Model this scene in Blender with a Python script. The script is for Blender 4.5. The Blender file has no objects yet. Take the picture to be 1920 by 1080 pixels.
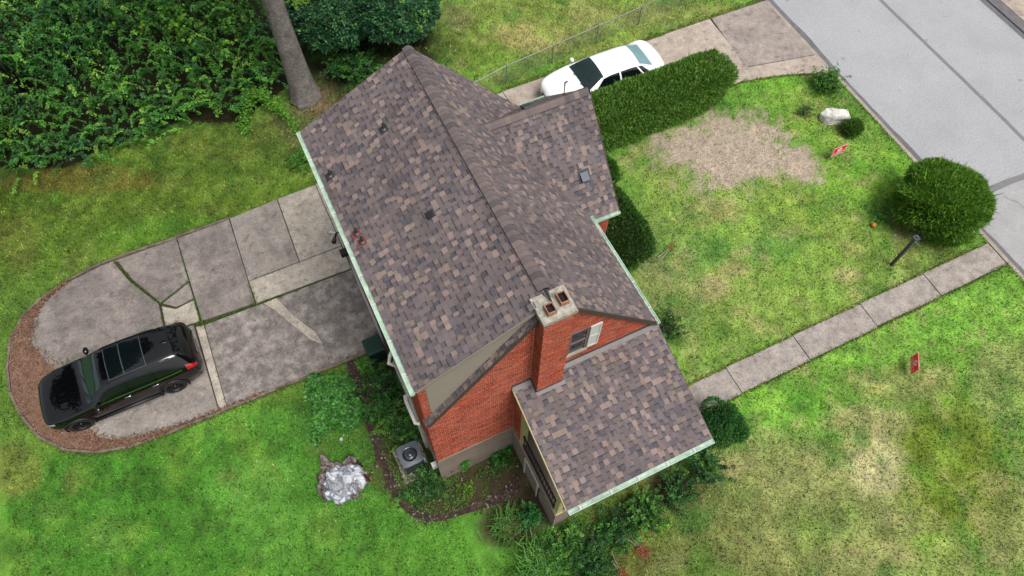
import bpy, bmesh, math, random
import numpy as np
from mathutils import Vector, Matrix

random.seed(7)
RNG = np.random.default_rng(11)
SC = bpy.context.scene
COL = SC.collection

# ------------------------------------------------------------------ camera
cam_d = bpy.data.cameras.new('camera')
cam_d.sensor_width = 36.0
cam_d.lens = 25.63
cam_d.clip_end = 2000
cam_o = bpy.data.objects.new('camera', cam_d)
COL.objects.link(cam_o)
_R = Vector((0.9014859, -0.43267815, 0.01062034))
_U = Vector((0.3765909, 0.7962494, 0.47346191))
_F = Vector((0.21331306, 0.42281972, -0.88075026))
CAM = Vector((-0.675, -5.843, 23.0))
cam_o.matrix_world = Matrix(((_R.x, _U.x, -_F.x, CAM.x), (_R.y, _U.y, -_F.y, CAM.y), (_R.z, _U.z, -_F.z, CAM.z), (0, 0, 0, 1)))
SC.camera = cam_o

# ------------------------------------------------------------------ sky, sun, exposure (bright thin overcast)
SUN_EL, SUN_AZ = math.radians(64), math.radians(155)      # azimuth measured clockwise from +Y
world = bpy.data.worlds.new('World')
SC.world = world
world.use_nodes = True
nt = world.node_tree
nt.nodes.clear()
sky = nt.nodes.new('ShaderNodeTexSky')
sky.sky_type = 'NISHITA'
sky.sun_disc = False
sky.sun_elevation = SUN_EL
sky.sun_rotation = SUN_AZ
sky.air_density = 1.0
sky.dust_density = 4.0
sky.ozone_density = 1.0
hs = nt.nodes.new('ShaderNodeHueSaturation')
hs.inputs['Saturation'].default_value = 0.28
bg = nt.nodes.new('ShaderNodeBackground')
bg.inputs['Strength'].default_value = 0.075
wo = nt.nodes.new('ShaderNodeOutputWorld')
nt.links.new(sky.outputs[0], hs.inputs['Color'])
nt.links.new(hs.outputs[0], bg.inputs['Color'])
nt.links.new(bg.outputs[0], wo.inputs['Surface'])
sun_d = bpy.data.lights.new('sun', 'SUN')
sun_d.energy = 1.5
sun_d.angle = math.radians(30)
sun_d.color = (1.0, 0.96, 0.90)
sun_o = bpy.data.objects.new('sun', sun_d)
COL.objects.link(sun_o)
_sd = Vector((math.sin(SUN_AZ) * math.cos(SUN_EL), math.cos(SUN_AZ) * math.cos(SUN_EL), math.sin(SUN_EL)))
sun_o.rotation_euler = _sd.to_track_quat('Z', 'Y').to_euler()
sun_o.location = (0, 0, 40)
SC.view_settings.view_transform = 'Standard'
SC.view_settings.look = 'None'
SC.view_settings.gamma = 1.0
SC.view_settings.exposure = 1.32
SC.view_settings.use_curve_mapping = False
SC.render.engine = 'CYCLES'

# ------------------------------------------------------------------ helpers
KEXP = 2.0      # picture brightness of a level surface divided by its base colour


def lin1(v):
    v = v / 255.0
    return v / 12.92 if v <= 0.04045 else ((v + 0.055) / 1.055) ** 2.4


def c(r, g, b, k=1.0):
    """a level surface's picture colour -> base colour"""
    return (lin1(r) / KEXP * k, lin1(g) / KEXP * k, lin1(b) / KEXP * k)


def lin_arr(a):
    a = np.asarray(a, float) / 255.0
    return np.where(a <= 0.04045, a / 12.92, ((np.clip(a, 0, 9) + 0.055) / 1.055) ** 2.4) / KEXP


def zg(x, y):
    u = np.clip((np.asarray(x, float) - 0.5) / 7.5, 0, 1)
    return 1.4 * u * u * (3 - 2 * u)


def zgf(x, y):
    return float(zg(x, y))


_TAB = RNG.random((64, 64))


def vnoise(x, y):
    xi = np.floor(x).astype(int)
    yi = np.floor(y).astype(int)
    fx = x - xi
    fy = y - yi
    fx = fx * fx * (3 - 2 * fx)
    fy = fy * fy * (3 - 2 * fy)
    a = _TAB[xi % 64, yi % 64]
    b = _TAB[(xi + 1) % 64, yi % 64]
    d = _TAB[xi % 64, (yi + 1) % 64]
    e = _TAB[(xi + 1) % 64, (yi + 1) % 64]
    return (a * (1 - fx) + b * fx) * (1 - fy) + (d * (1 - fx) + e * fx) * fy


def fbm(x, y, s, octv=4, ox=0.0):
    t = np.zeros_like(x, dtype=float)
    w = 0.5
    tot = 0
    ca, sa = 0.8, 0.6
    for i in range(octv):
        t += w * vnoise(x * s + ox + 17.3 * i, y * s + 31.7 * i + ox)
        tot += w
        x, y = ca * x - sa * y, sa * x + ca * y
        s *= 2.03
        w *= 0.55
    return t / tot


def mat(name, color=None, attr=False, rough=0.8, var=0.12, vscale=6.0, bump=0.0, bscale=40.0, spec=0.4,
        metal=0.0, coat=0.0, fine=0.0, fscale=90.0, trans=0.0, stain=None, sscale=1.2, samount=0.6, coord='pos', rvar=0.0, stain2=None):
    m = bpy.data.materials.new(name)
    m.use_nodes = True
    n = m.node_tree.nodes
    l = m.node_tree.links
    p = n['Principled BSDF']
    out = n['Material Output']
    p.inputs['Roughness'].default_value = rough
    p.inputs['Specular IOR Level'].default_value = spec
    p.inputs['Metallic'].default_value = metal
    p.inputs['Coat Weight'].default_value = coat
    p.inputs['Coat Roughness'].default_value = 0.03
    if coord == 'pos':
        g = n.new('ShaderNodeNewGeometry')
        pos = g.outputs['Position']
    else:
        g = n.new('ShaderNodeTexCoord')
        pos = g.outputs['Object']
    if attr:
        a = n.new('ShaderNodeAttribute')
        a.attribute_name = 'Col'
        cur = a.outputs['Color']
    else:
        a = n.new('ShaderNodeRGB')
        a.outputs[0].default_value = (*color, 1)
        cur = a.outputs[0]

    def noise(scale, det=5.0, rgh=0.6):
        t = n.new('ShaderNodeTexNoise')
        t.inputs['Scale'].default_value = scale
        t.inputs['Detail'].default_value = det
        t.inputs['Roughness'].default_value = rgh
        l.new(pos, t.inputs['Vector'])
        return t.outputs['Fac']

    def remap(fac, lo, hi, f0=0.3, f1=0.7):
        r = n.new('ShaderNodeMapRange')
        r.inputs['From Min'].default_value = f0
        r.inputs['From Max'].default_value = f1
        r.inputs['To Min'].default_value = lo
        r.inputs['To Max'].default_value = hi
        l.new(fac, r.inputs['Value'])
        return r.outputs[0]

    def mult(cur, fac):
        v = n.new('ShaderNodeVectorMath')
        v.operation = 'SCALE'
        l.new(cur, v.inputs[0])
        l.new(fac, v.inputs['Scale'])
        return v.outputs[0]
    if stain is not None:
        mx = n.new('ShaderNodeMix')
        mx.data_type = 'RGBA'
        l.new(remap(noise(sscale, 8.0, 0.65), 0, samount, 0.42, 0.66), mx.inputs['Factor'])
        l.new(cur, mx.inputs['A'])
        mx.inputs['B'].default_value = (*stain, 1)
        cur = mx.outputs['Result']
    if stain2 is not None:
        mx = n.new('ShaderNodeMix')
        mx.data_type = 'RGBA'
        l.new(remap(noise(sscale * 2.7, 10.0, 0.75), 0, 0.75, 0.54, 0.66), mx.inputs['Factor'])
        l.new(cur, mx.inputs['A'])
        mx.inputs['B'].default_value = (*stain2, 1)
        cur = mx.outputs['Result']
    if var > 0:
        cur = mult(cur, remap(noise(vscale), 1 - var, 1 + var))
    if fine > 0:
        cur = mult(cur, remap(noise(fscale, 2.0), 1 - fine, 1 + fine))
    l.new(cur, p.inputs['Base Color'])
    if rvar > 0:
        l.new(remap(noise(vscale * 2.3), max(0.02, rough - rvar), min(1, rough + rvar)), p.inputs['Roughness'])
    if bump > 0:
        bn = n.new('ShaderNodeBump')
        bn.inputs['Strength'].default_value = 1.0
        bn.inputs['Distance'].default_value = bump
        l.new(noise(bscale, 4.0), bn.inputs['Height'])
        l.new(bn.outputs[0], p.inputs['Normal'])
    if trans > 0:
        tr = n.new('ShaderNodeBsdfTranslucent')
        l.new(cur, tr.inputs['Color'])
        ms = n.new('ShaderNodeMixShader')
        ms.inputs[0].default_value = trans
        l.new(p.outputs[0], ms.inputs[1])
        l.new(tr.outputs[0], ms.inputs[2])
        l.new(ms.outputs[0], out.inputs['Surface'])
    return m


def link(o, parent=None):
    COL.objects.link(o)
    if parent is not None:
        o.parent = parent
    return o


def tag(o, label=None, cat=None, group=None, kind=None):
    if label:
        o['label'] = label
    if cat:
        o['category'] = cat
    if group:
        o['group'] = group
    if kind:
        o['kind'] = kind
    return o


def empty(name, loc, label=None, cat=None, group=None, rz=0.0):
    o = bpy.data.objects.new(name, None)
    o.location = loc
    o.rotation_euler = (0, 0, rz)
    o.empty_display_size = 0.2
    link(o)
    return tag(o, label, cat, group)


def local(parent):
    """matrix that takes scene coordinates into a parent's own space"""
    if parent is None:
        return None
    m = Matrix.LocRotScale(parent.location, parent.rotation_euler, parent.scale)
    if parent.parent is not None:
        q = parent.parent
        m = Matrix.LocRotScale(q.location, q.rotation_euler, q.scale) @ m
    return m.inverted()


class MB:
    """collects polygons with one colour each"""

    def __init__(self):
        self.v = []
        self.f = []
        self.col = []

    def poly(self, pts, col=None):
        i = len(self.v)
        self.v += [tuple(p) for p in pts]
        self.f.append(tuple(range(i, i + len(pts))))
        self.col.append(col)

    def box(self, x0, x1, y0, y1, z0, z1, col=None):
        self.hexa([(x0, y0, z0), (x1, y0, z0), (x1, y1, z0), (x0, y1, z0)], [(x0, y0, z1), (x1, y0, z1), (x1, y1, z1), (x0, y1, z1)], col)

    def hexa(self, lo, hi, col=None, bottom=True):
        n = len(lo)
        i = len(self.v)
        self.v += [tuple(p) for p in lo] + [tuple(p) for p in hi]
        fs = [tuple(range(i + n, i + 2 * n))]
        if bottom:
            fs.append(tuple(range(i + n - 1, i - 1, -1)))
        for k in range(n):
            k2 = (k + 1) % n
            fs.append((i + k, i + k2, i + n + k2, i + n + k))
        self.f += fs
        self.col += [col] * len(fs)

    def obox(self, o, u, v, w, col=None):
        """box from corner o along three edge vectors"""
        o, u, v, w = map(Vector, (o, u, v, w))
        lo = [o, o + u, o + u + v, o + v]
        hi = [p + w for p in lo]
        if u.cross(v).dot(w) < 0:
            lo, hi = hi, lo
        self.hexa(lo, hi, col)

    def tube(self, pts, rad, n=8, col=None, caps=True):
        pts = [Vector(p) for p in pts]
        if not hasattr(rad, '__len__'):
            rad = [rad] * len(pts)
        rings = []
        up = Vector((0, 0, 1))
        for k, p in enumerate(pts):
            d = (pts[min(k + 1, len(pts) - 1)] - pts[max(k - 1, 0)]).normalized()
            a = d.cross(up)
            if a.length < 1e-3:
                a = d.cross(Vector((1, 0, 0)))
            a.normalize()
            b = a.cross(d)
            i = len(self.v)
            for q in range(n):
                t = 2 * math.pi * q / n
                self.v.append(tuple(p + (a * math.cos(t) + b * math.sin(t)) * rad[k]))
            rings.append(i)
        for k in range(len(rings) - 1):
            for q in range(n):
                q2 = (q + 1) % n
                self.f.append((rings[k] + q, rings[k + 1] + q, rings[k + 1] + q2, rings[k] + q2))
                self.col.append(col)
        if caps:
            self.f.append(tuple(rings[0] + q for q in range(n)))
            self.f.append(tuple(rings[-1] + q for q in range(n - 1, -1, -1)))
            self.col += [col, col]

    def lathe(self, prof, n=24, at=(0, 0, 0), axis='z', col=None):
        at = Vector(at)
        i0 = len(self.v)
        for (r, h) in prof:
            for q in range(n):
                t = 2 * math.pi * q / n
                if axis == 'z':
                    p = Vector((r * math.cos(t), r * math.sin(t), h))
                elif axis == 'y':
                    p = Vector((r * math.cos(t), h, r * math.sin(t)))
                else:
                    p = Vector((h, r * math.cos(t), r * math.sin(t)))
                self.v.append(tuple(at + p))
        for k in range(len(prof) - 1):
            for q in range(n):
                q2 = (q + 1) % n
                self.f.append((i0 + k * n + q, i0 + k * n + q2, i0 + (k + 1) * n + q2, i0 + (k + 1) * n + q))
                self.col.append(col)

    def build(self, name, material, parent=None, smooth=False, recalc=False):
        me = bpy.data.meshes.new(name)
        me.from_pydata(self.v, [], self.f)
        m = local(parent)
        if m is not None:
            me.transform(m)
        if recalc:
            b = bmesh.new()
            b.from_mesh(me)
            bmesh.ops.recalc_face_normals(b, faces=b.faces)
            b.to_mesh(me)
            b.free()
        if any(k is not None for k in self.col):
            at = me.color_attributes.new('Col', 'FLOAT_COLOR', 'CORNER')
            arr = np.ones((len(me.loops), 4), np.float32)
            q = 0
            for fc, k in zip(self.f, self.col):
                if k is not None:
                    arr[q:q + len(fc), :3] = k
                q += len(fc)
            at.data.foreach_set('color', arr.ravel())
        me.materials.append(material)
        if smooth:
            me.polygons.foreach_set('use_smooth', [True] * len(me.polygons))
        o = bpy.data.objects.new(name, me)
        return link(o, parent)


def big_mesh(name, verts, nper, cols, material, parent=None, smooth=False):
    """many separate faces of nper corners each; verts (N*nper,3), cols (N,3) or (N*nper,3)"""
    verts = np.asarray(verts, np.float32)
    if parent is not None:
        m = np.array(local(parent))
        verts = (verts @ m[:3, :3].T + m[:3, 3]).astype(np.float32)
    nv = len(verts)
    nf = nv // nper
    me = bpy.data.meshes.new(name)
    me.vertices.add(nv)
    me.vertices.foreach_set('co', verts.ravel())
    me.loops.add(nv)
    me.loops.foreach_set('vertex_index', np.arange(nv, dtype=np.int32))
    me.polygons.add(nf)
    me.polygons.foreach_set('loop_start', np.arange(0, nv, nper, dtype=np.int32))
    me.polygons.foreach_set('loop_total', np.full(nf, nper, np.int32))
    at = me.color_attributes.new('Col', 'FLOAT_COLOR', 'POINT')
    arr = np.ones((nv, 4), np.float32)
    arr[:, :3] = cols if len(cols) == nv else np.repeat(cols, nper, axis=0)
    at.data.foreach_set('color', arr.ravel())
    me.materials.append(material)
    me.update(calc_edges=True)
    o = bpy.data.objects.new(name, me)
    return link(o, parent)


def norm(a):
    return a / np.maximum(np.linalg.norm(a, axis=-1, keepdims=True), 1e-9)


def leaf_verts(pos, d, nrm, ln, wd, cup=0.15):
    d = norm(d)
    s = norm(np.cross(d, nrm))
    nn = np.cross(s, d)
    ln = np.asarray(ln)[:, None]
    wd = np.asarray(wd)[:, None]
    base = pos
    tip = pos + d * ln
    mid = pos + d * ln * 0.45
    a = mid + s * wd * 0.5 + nn * wd * cup
    b = mid - s * wd * 0.5 + nn * wd * cup
    return np.stack([base, a, tip, b], 1).reshape(-1, 3)


def jitter_cols(palette, n, var=0.18, weights=None):
    pal = lin_arr(np.array(palette, float))
    w = None if weights is None else np.array(weights, float) / sum(weights)
    idx = RNG.choice(len(pal), n, p=w)
    k = 1 + RNG.normal(0, var, (n, 1))
    t = 1 + RNG.normal(0, var * 0.25, (n, 3))
    return np.clip(pal[idx] * np.clip(k, 0.35, 1.8) * t, 0.002, 0.9)


# ------------------------------------------------------------------ materials
M = {}
M['ground'] = mat('ground', attr=True, rough=0.95, var=0.16, vscale=9, bump=0.03, bscale=30, spec=0.1, fine=0.22, fscale=26)
M['grass'] = mat('grass_blades', attr=True, rough=0.6, var=0.0, spec=0.15, trans=0.3)
M['leaf'] = mat('leaf', attr=True, rough=0.5, var=0.0, spec=0.25, trans=0.25)
M['needle'] = mat('needle', attr=True, rough=0.55, var=0.0, spec=0.3, trans=0.3)
M['core'] = mat('shrub_core', c(38, 48, 24), rough=0.95, var=0.3, vscale=8, spec=0.05, bump=0.05, bscale=14)
M['bark'] = mat('bark', c(158, 152, 148), rough=0.95, var=0.25, vscale=9, bump=0.05, bscale=16, spec=0.1, fine=0.35, fscale=22, stain=c(105, 98, 80), sscale=2.5)
M['twig'] = mat('twig', c(112, 92, 76), rough=0.9, var=0.2, spec=0.1)
M['shingle'] = mat('shingle', attr=True, rough=0.92, var=0.06, vscale=3, bump=0.004, bscale=140, spec=0.15, fine=0.14, fscale=110)
M['underlay'] = mat('roof_deck', c(62, 56, 56), rough=0.9, var=0.1)
M['brick'] = mat('brick', attr=True, stain=c(206, 128, 108), sscale=1.3, samount=0.38, rough=0.9, var=0.14, vscale=2.2, bump=0.003, bscale=120, spec=0.15, fine=0.12, fscale=80)
M['mortar'] = mat('mortar', c(228, 196, 178), rough=0.95, var=0.22, vscale=1.6, spec=0.1)
M['foundation'] = mat('foundation_paint', c(165, 148, 134), rough=0.85, var=0.10, vscale=2.5, bump=0.004, bscale=60, stain=c(126, 112, 100), sscale=1.4, samount=0.5)
M['siding'] = mat('siding', c(160, 150, 138), rough=0.7, var=0.05, vscale=2)
M['mint'] = mat('mint_gutter', c(204, 236, 214), rough=0.5, var=0.10, vscale=5, stain=c(135, 158, 140), sscale=3, samount=0.45)
M['gutter_in'] = mat('gutter_inside', c(198, 228, 206), rough=0.7, var=0.25, vscale=7, stain=c(140, 150, 132), sscale=3, samount=0.5)
M['white'] = mat('white_paint', c(232, 232, 226), rough=0.55, var=0.05, vscale=4)
M['cream'] = mat('cream_paint', c(226, 214, 160), rough=0.6, var=0.10, vscale=4, stain=c(180, 168, 120), sscale=4, samount=0.5)
M['fascia'] = mat('brown_trim', c(84, 70, 62), rough=0.7, var=0.1)
M['flash'] = mat('metal_flashing', c(122, 116, 116), rough=0.55, var=0.12, vscale=5)
M['black'] = mat('black_metal', c(30, 30, 32), rough=0.45, var=0.1, spec=0.5)
M['dark'] = mat('dark_void', c(18, 17, 17), rough=0.9, var=0.1)
M['rubber'] = mat('rubber', c(40, 40, 42), rough=0.85, var=0.1)
M['glass'] = mat('window_glass', c(40, 46, 52), rough=0.05, var=0.0, spec=0.7)
M['concrete_cap'] = mat('cap_concrete', c(206, 200, 188), rough=0.95, var=0.25, vscale=14, bump=0.012, bscale=45, stain=c(140, 130, 112), sscale=9, samount=0.7)
M['terracotta'] = mat('terracotta', c(186, 140, 112), rough=0.9, var=0.25, vscale=9, stain=c(120, 74, 52), sscale=8, samount=0.7)
M['soot'] = mat('soot', c(44, 28, 26), rough=0.95, var=0.3)
M['asphalt'] = mat('asphalt', c(190, 192, 195), rough=0.92, var=0.035, vscale=0.6, bump=0.004, bscale=90, spec=0.2, fine=0.17, fscale=17, stain=c(178, 180, 183), sscale=0.45, samount=0.7)
M['asphalt2'] = mat('asphalt_old', c(188, 188, 188), rough=0.92, var=0.09, vscale=1.5, bump=0.006, bscale=60, spec=0.2, fine=0.12, fscale=22, stain=c(176, 178, 180), sscale=3.5, samount=0.6)
M['tar'] = mat('tar_seam', c(138, 138, 140), rough=0.85, var=0.10, vscale=3, fine=0.1, fscale=30)
M['gutterpan'] = mat('road_edge', c(122, 120, 124), rough=0.9, var=0.2, vscale=3, fine=0.12, fscale=30)
M['kerb'] = mat('kerb_concrete', c(188, 178, 164), rough=0.92, var=0.14, vscale=3, bump=0.004, bscale=60, fine=0.08, fscale=40, stain=c(150, 138, 124), sscale=2.0, samount=0.5)


def concrete(name, a, b, sscale=1.2, samount=0.8, var=0.14):
    return mat(name, c(*a), rough=0.92, var=var * 1.4, vscale=3.5, bump=0.006, bscale=50, spec=0.2, fine=0.22, fscale=22, stain=c(*b), sscale=sscale, samount=samount, stain2=c(*[0.74 * min(u, v) for u, v in zip(a, b)]))


M['slab_light'] = concrete('concrete_light', (204, 195, 181), (168, 160, 149), 1.6, 0.7)
M['slab_mid'] = concrete('concrete_mid', (156, 148, 142), (190, 181, 173), 0.9, 0.75)
M['slab_grey'] = concrete('concrete_grey', (138, 130, 126), (176, 167, 160), 0.8, 0.8)
M['slab_dark'] = concrete('concrete_dark', (134, 127, 123), (196, 187, 180), 2.1, 0.75, 0.18)
M['slab_pale'] = concrete('concrete_pale', (205, 196, 182), (160, 148, 138), 2.0, 0.6)
M['slab_front'] = concrete('concrete_front', (204, 190, 176), (176, 162, 150), 0.9, 0.7)
M['slab_apron'] = concrete('concrete_apron', (182, 170, 162), (150, 140, 136), 0.9, 0.8)
M['walk'] = concrete('concrete_walk', (190, 180, 171), (150, 142, 138), 2.2, 0.7)
M['edging'] = mat('edging_stone', c(140, 126, 112), rough=0.95, var=0.3, vscale=5, bump=0.01, bscale=30, stain=c(80, 70, 56), sscale=3, samount=0.8)
M['soil'] = mat('leaf_litter', c(146, 112, 92), rough=1.0, var=0.25, vscale=5, bump=0.02, bscale=35, fine=0.3, fscale=45, stain=c(116, 88, 74), sscale=3, samount=0.8)
M['bedsoil'] = mat('bed_soil', c(62, 46, 40), rough=1.0, var=0.35, vscale=7, bump=0.04, bscale=24, fine=0.35, fscale=40, stain=c(104, 82, 74), sscale=5, samount=0.7)
M['plain'] = mat('flat_tint', attr=True, rough=0.85, var=0.1, vscale=6, fine=0.1)
M['gloss_black'] = mat('black_car_paint', c(10, 10, 13), rough=0.6, var=0.0, spec=0.0, coat=1.0)
M['gloss_black'].node_tree.nodes['Principled BSDF'].inputs['Coat IOR'].default_value = 1.55
M['cladding'] = mat('black_cladding', c(30, 30, 32), rough=0.5, var=0.05)
M['car_white'] = mat('white_car_paint', (0.62, 0.625, 0.63), rough=0.3, var=0.0, spec=0.5, coat=0.8)
M['car_glass'] = mat('car_glass', c(14, 22, 24), rough=0.04, var=0.0, spec=0.6)
M['screen_glass'] = mat('windshield_glass', c(34, 54, 54), rough=0.05, var=0.15, vscale=3, spec=0.5)
M['rear_glass'] = mat('rear_window_glass', c(132, 172, 180), rough=0.12, var=0.06, vscale=6, spec=0.6)
M['chrome'] = mat('chrome', (0.6, 0.6, 0.62), rough=0.15, var=0.0, metal=1.0)
M['red_lens'] = mat('red_lens', c(190, 24, 30), rough=0.15, var=0.0, spec=0.6, coat=0.6)
M['amber'] = mat('amber_lens', c(220, 110, 40), rough=0.2, var=0.0)
M['lens'] = mat('clear_lens', c(190, 195, 200), rough=0.1, var=0.0, spec=0.7)
M['wheel'] = mat('black_alloy', c(40, 40, 42), rough=0.35, var=0.0, metal=0.4)
M['ac_grey'] = mat('grey_steel', c(112, 120, 130), rough=0.4, var=0.05, metal=0.2)
M['ac_dark'] = mat('dark_louvre', c(48, 52, 58), rough=0.5, var=0.1)
M['ac_dish'] = mat('fan_guard', c(120, 128, 138), rough=0.28, var=0.1, vscale=9, metal=0.7)
M['vent_grey'] = mat('vent_cap_grey', c(78, 84, 94), rough=0.45, var=0.1, metal=0.3)
M['sealant'] = mat('red_sealant', c(150, 70, 64), rough=0.8, var=0.3, vscale=12)
M['sign_red'] = mat('sign_red', (0.78, 0.05, 0.055), rough=0.5, var=0.06, trans=0.4)
M['sign_white'] = mat('sign_white', (0.78, 0.72, 0.75), rough=0.5, var=0.0)
M['rock'] = mat('pale_rock', (0.60, 0.59, 0.56), rough=0.95, var=0.15, vscale=5, bump=0.02, bscale=12, stain=c(176, 166, 150), sscale=3.5, samount=0.6)
M['green_bin'] = mat('green_plastic', c(20, 62, 52), rough=0.45, var=0.08)
M['lamp_grey'] = mat('lamp_paint', c(84, 92, 106), rough=0.5, var=0.12)
M['galv'] = mat('galvanised', c(172, 170, 166), rough=0.45, var=0.12, metal=0.5)
M['orange'] = mat('orange_plastic', c(232, 140, 40), rough=0.5, var=0.05)
M['tarp'] = mat('tarp_cloth', attr=True, rough=0.55, var=0.12, vscale=9, spec=0.35)

# ------------------------------------------------------------------ ground colours
BLOBS = [
(-6.51,14.66,7.64,-3.61,-0.57,-2.72,98,130,38,0.90),
(-8.31,16.75,3.70,-1.74,-0.11,-0.65,122,112,52,0.80),
(-2.66,15.98,2.11,-0.99,-0.25,-0.93,104,124,42,0.80),
(-5.93,12.80,2.67,-1.26,-0.21,-0.93,92,148,40,0.70),
(-10.75,14.82,0.88,-0.42,-0.20,-1.44,122,132,52,0.70),
(-0.20,15.43,1.35,-0.65,-0.42,-1.33,98,112,48,0.70),
(-7.43,2.60,7.06,-3.37,-0.62,-2.55,78,148,42,1.00),
(-0.98,-1.87,4.29,-2.09,-0.65,-1.55,92,160,48,0.90),
(-4.53,0.51,2.18,-1.04,-0.29,-0.90,100,168,58,0.60),
(-7.98,3.76,1.35,-0.64,-0.17,-0.74,66,128,36,0.70),
(-5.44,2.55,1.65,-0.79,-0.28,-0.97,106,172,62,0.70),
(-2.60,-0.75,1.74,-0.83,-0.27,-0.73,74,140,40,0.60),
(-11.96,6.03,0.82,-0.39,-0.13,-0.96,134,138,64,0.70),
(-10.46,4.85,0.33,-0.16,-0.09,-0.51,142,125,78,0.45),
(-4.80,4.15,2.64,-1.26,-0.23,-0.78,90,165,52,0.70),
(-6.07,3.03,0.38,-0.18,-0.08,-0.29,112,106,62,0.40),
(-9.79,2.85,0.87,-0.41,-0.12,-0.63,108,165,60,0.60),
(-11.90,3.19,0.85,-0.41,-0.09,-0.62,70,130,40,0.60),
(-11.13,4.19,0.58,-0.28,-0.08,-0.49,112,165,62,0.50),
(-3.16,2.59,0.46,-0.22,-0.11,-0.33,112,120,55,0.50),
(12.44,2.19,5.51,-2.63,-2.47,-3.61,124,150,62,1.00),
(10.58,1.68,0.82,-0.39,-0.36,-0.55,180,166,114,0.85),
(11.67,1.96,0.56,-0.27,-0.19,-0.28,172,158,108,0.70),
(12.79,0.18,0.97,-0.46,-0.42,-0.58,140,160,70,0.60),
(15.16,0.08,0.56,-0.27,-0.21,-0.27,178,166,112,0.80),
(13.40,1.97,1.01,-0.48,-0.38,-0.54,104,150,64,0.60),
(11.22,3.00,0.84,-0.40,-0.47,-0.73,100,145,60,0.60),
(15.80,1.81,1.20,-0.57,-0.56,-0.73,136,158,66,0.60),
(18.69,3.03,1.43,-0.67,-0.95,-1.17,122,170,54,0.90),
(17.90,8.33,1.54,-0.72,-0.30,-0.42,110,165,50,0.90),
(18.04,6.74,1.04,-0.49,-0.73,-1.00,126,160,58,0.80),
(19.09,4.79,1.11,-0.52,-0.66,-0.84,130,160,64,0.70),
(17.10,3.51,1.07,-0.50,-0.45,-0.59,118,160,54,0.70),
(10.38,3.40,0.84,-0.40,-1.03,-1.67,112,142,62,0.60),
(12.11,6.94,0.72,-0.34,-0.91,-1.50,120,130,64,0.70),
(12.54,4.36,1.04,-0.49,-0.32,-0.49,160,148,100,0.60),
(18.17,-0.76,1.51,-0.71,-0.32,-0.37,128,130,62,0.70),
(15.32,3.04,1.05,-0.49,-0.42,-0.57,132,156,60,0.70),
(17.26,-2.59,2.90,-1.37,-0.82,-0.92,128,178,62,0.95),
(13.51,-2.30,1.88,-0.89,-0.36,-0.45,124,172,60,0.90),
(9.86,-2.75,2.10,-1.00,-0.60,-0.86,112,165,52,0.95),
(10.32,-6.36,5.96,-2.92,-1.73,-2.19,138,142,82,1.00),
(14.07,-6.42,1.53,-0.73,-1.52,-1.70,104,122,36,0.90),
(11.73,-5.57,0.87,-0.41,-0.62,-0.77,198,186,138,0.80),
(12.34,-4.31,1.42,-0.67,-0.38,-0.48,170,156,110,0.70),
(6.82,-4.16,1.09,-0.55,-0.36,-0.58,114,130,64,0.60),
(5.87,-4.43,0.79,-0.41,-0.26,-0.43,80,122,48,0.85),
(7.22,-6.01,1.19,-0.59,-0.40,-0.60,146,148,88,0.60),
(9.47,-4.93,1.29,-0.61,-0.57,-0.77,150,150,92,0.60),
(11.96,-8.13,0.96,-0.46,-0.28,-0.32,128,160,58,0.80),
(14.34,-3.91,1.53,-0.73,-0.48,-0.57,144,150,82,0.70),
(17.10,-5.22,1.08,-0.51,-1.17,-1.23,144,152,86,0.70),
(8.02,-3.72,0.72,-0.35,-0.25,-0.38,178,160,120,0.60),
(9.29,-6.20,1.25,-0.60,-0.37,-0.48,116,130,66,0.60),
(10.12,-7.57,1.23,-0.59,-0.37,-0.46,150,148,92,0.60),
(4.86,-5.13,0.91,-0.47,-0.21,-0.37,150,150,98,0.60),
(12.58,14.08,6.60,-3.22,-1.63,-3.01,122,138,60,1.00),
(10.44,14.74,1.50,-0.70,-0.44,-0.88,168,154,98,0.80),
(13.24,14.82,1.23,-0.57,-0.31,-0.56,160,150,96,0.60),
(8.07,14.85,1.07,-0.54,-0.49,-1.08,105,130,45,0.70),
(15.08,13.96,2.45,-1.14,-0.41,-0.69,142,148,80,0.60),
(10.42,12.78,2.91,-1.37,-0.16,-0.31,95,140,48,0.70),
(9.90,13.66,2.35,-1.10,-0.20,-0.40,110,140,52,0.70),
(7.74,17.38,1.00,-0.53,-0.37,-0.86,110,100,75,0.60),
(4.56,-4.15,1.20,-0.63,-0.43,-0.77,112,130,60,0.70),
(1.24,-0.09,1.65,-0.84,-0.42,-0.92,76,66,52,0.95),
(1.93,-1.73,1.16,-0.60,-0.35,-0.71,82,72,58,0.90),
(-0.96,0.78,1.21,-0.58,-0.31,-0.78,82,96,46,0.80),
(1.84,16.06,1.16,-0.73,-0.46,-1.30,136,108,90,0.95),
(0.32,15.65,0.97,-0.48,-0.34,-1.07,122,108,78,0.60),
(18.25,0.17,0.85,-0.40,-0.59,-0.70,124,102,78,0.70),
(2.94,-3.97,1.23,-0.63,-0.41,-0.78,86,140,48,0.60),
(3.81,-4.58,0.80,-0.41,-0.21,-0.38,122,126,62,0.70),
(5.96,-3.54,0.81,-0.43,-0.31,-0.53,92,84,60,0.70),
(9.71,1.64,0.65,-0.31,-0.86,-1.37,108,132,62,0.60),
(8.95,2.45,0.65,-0.31,-0.85,-1.41,120,122,80,0.60),
(-2.07,3.65,1.42,-0.68,-0.43,-1.22,66,118,42,0.80),
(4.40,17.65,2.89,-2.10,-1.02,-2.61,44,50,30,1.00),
(1.16,-2.21,0.87,-0.43,-0.27,-0.56,70,60,48,0.90),
]
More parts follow.
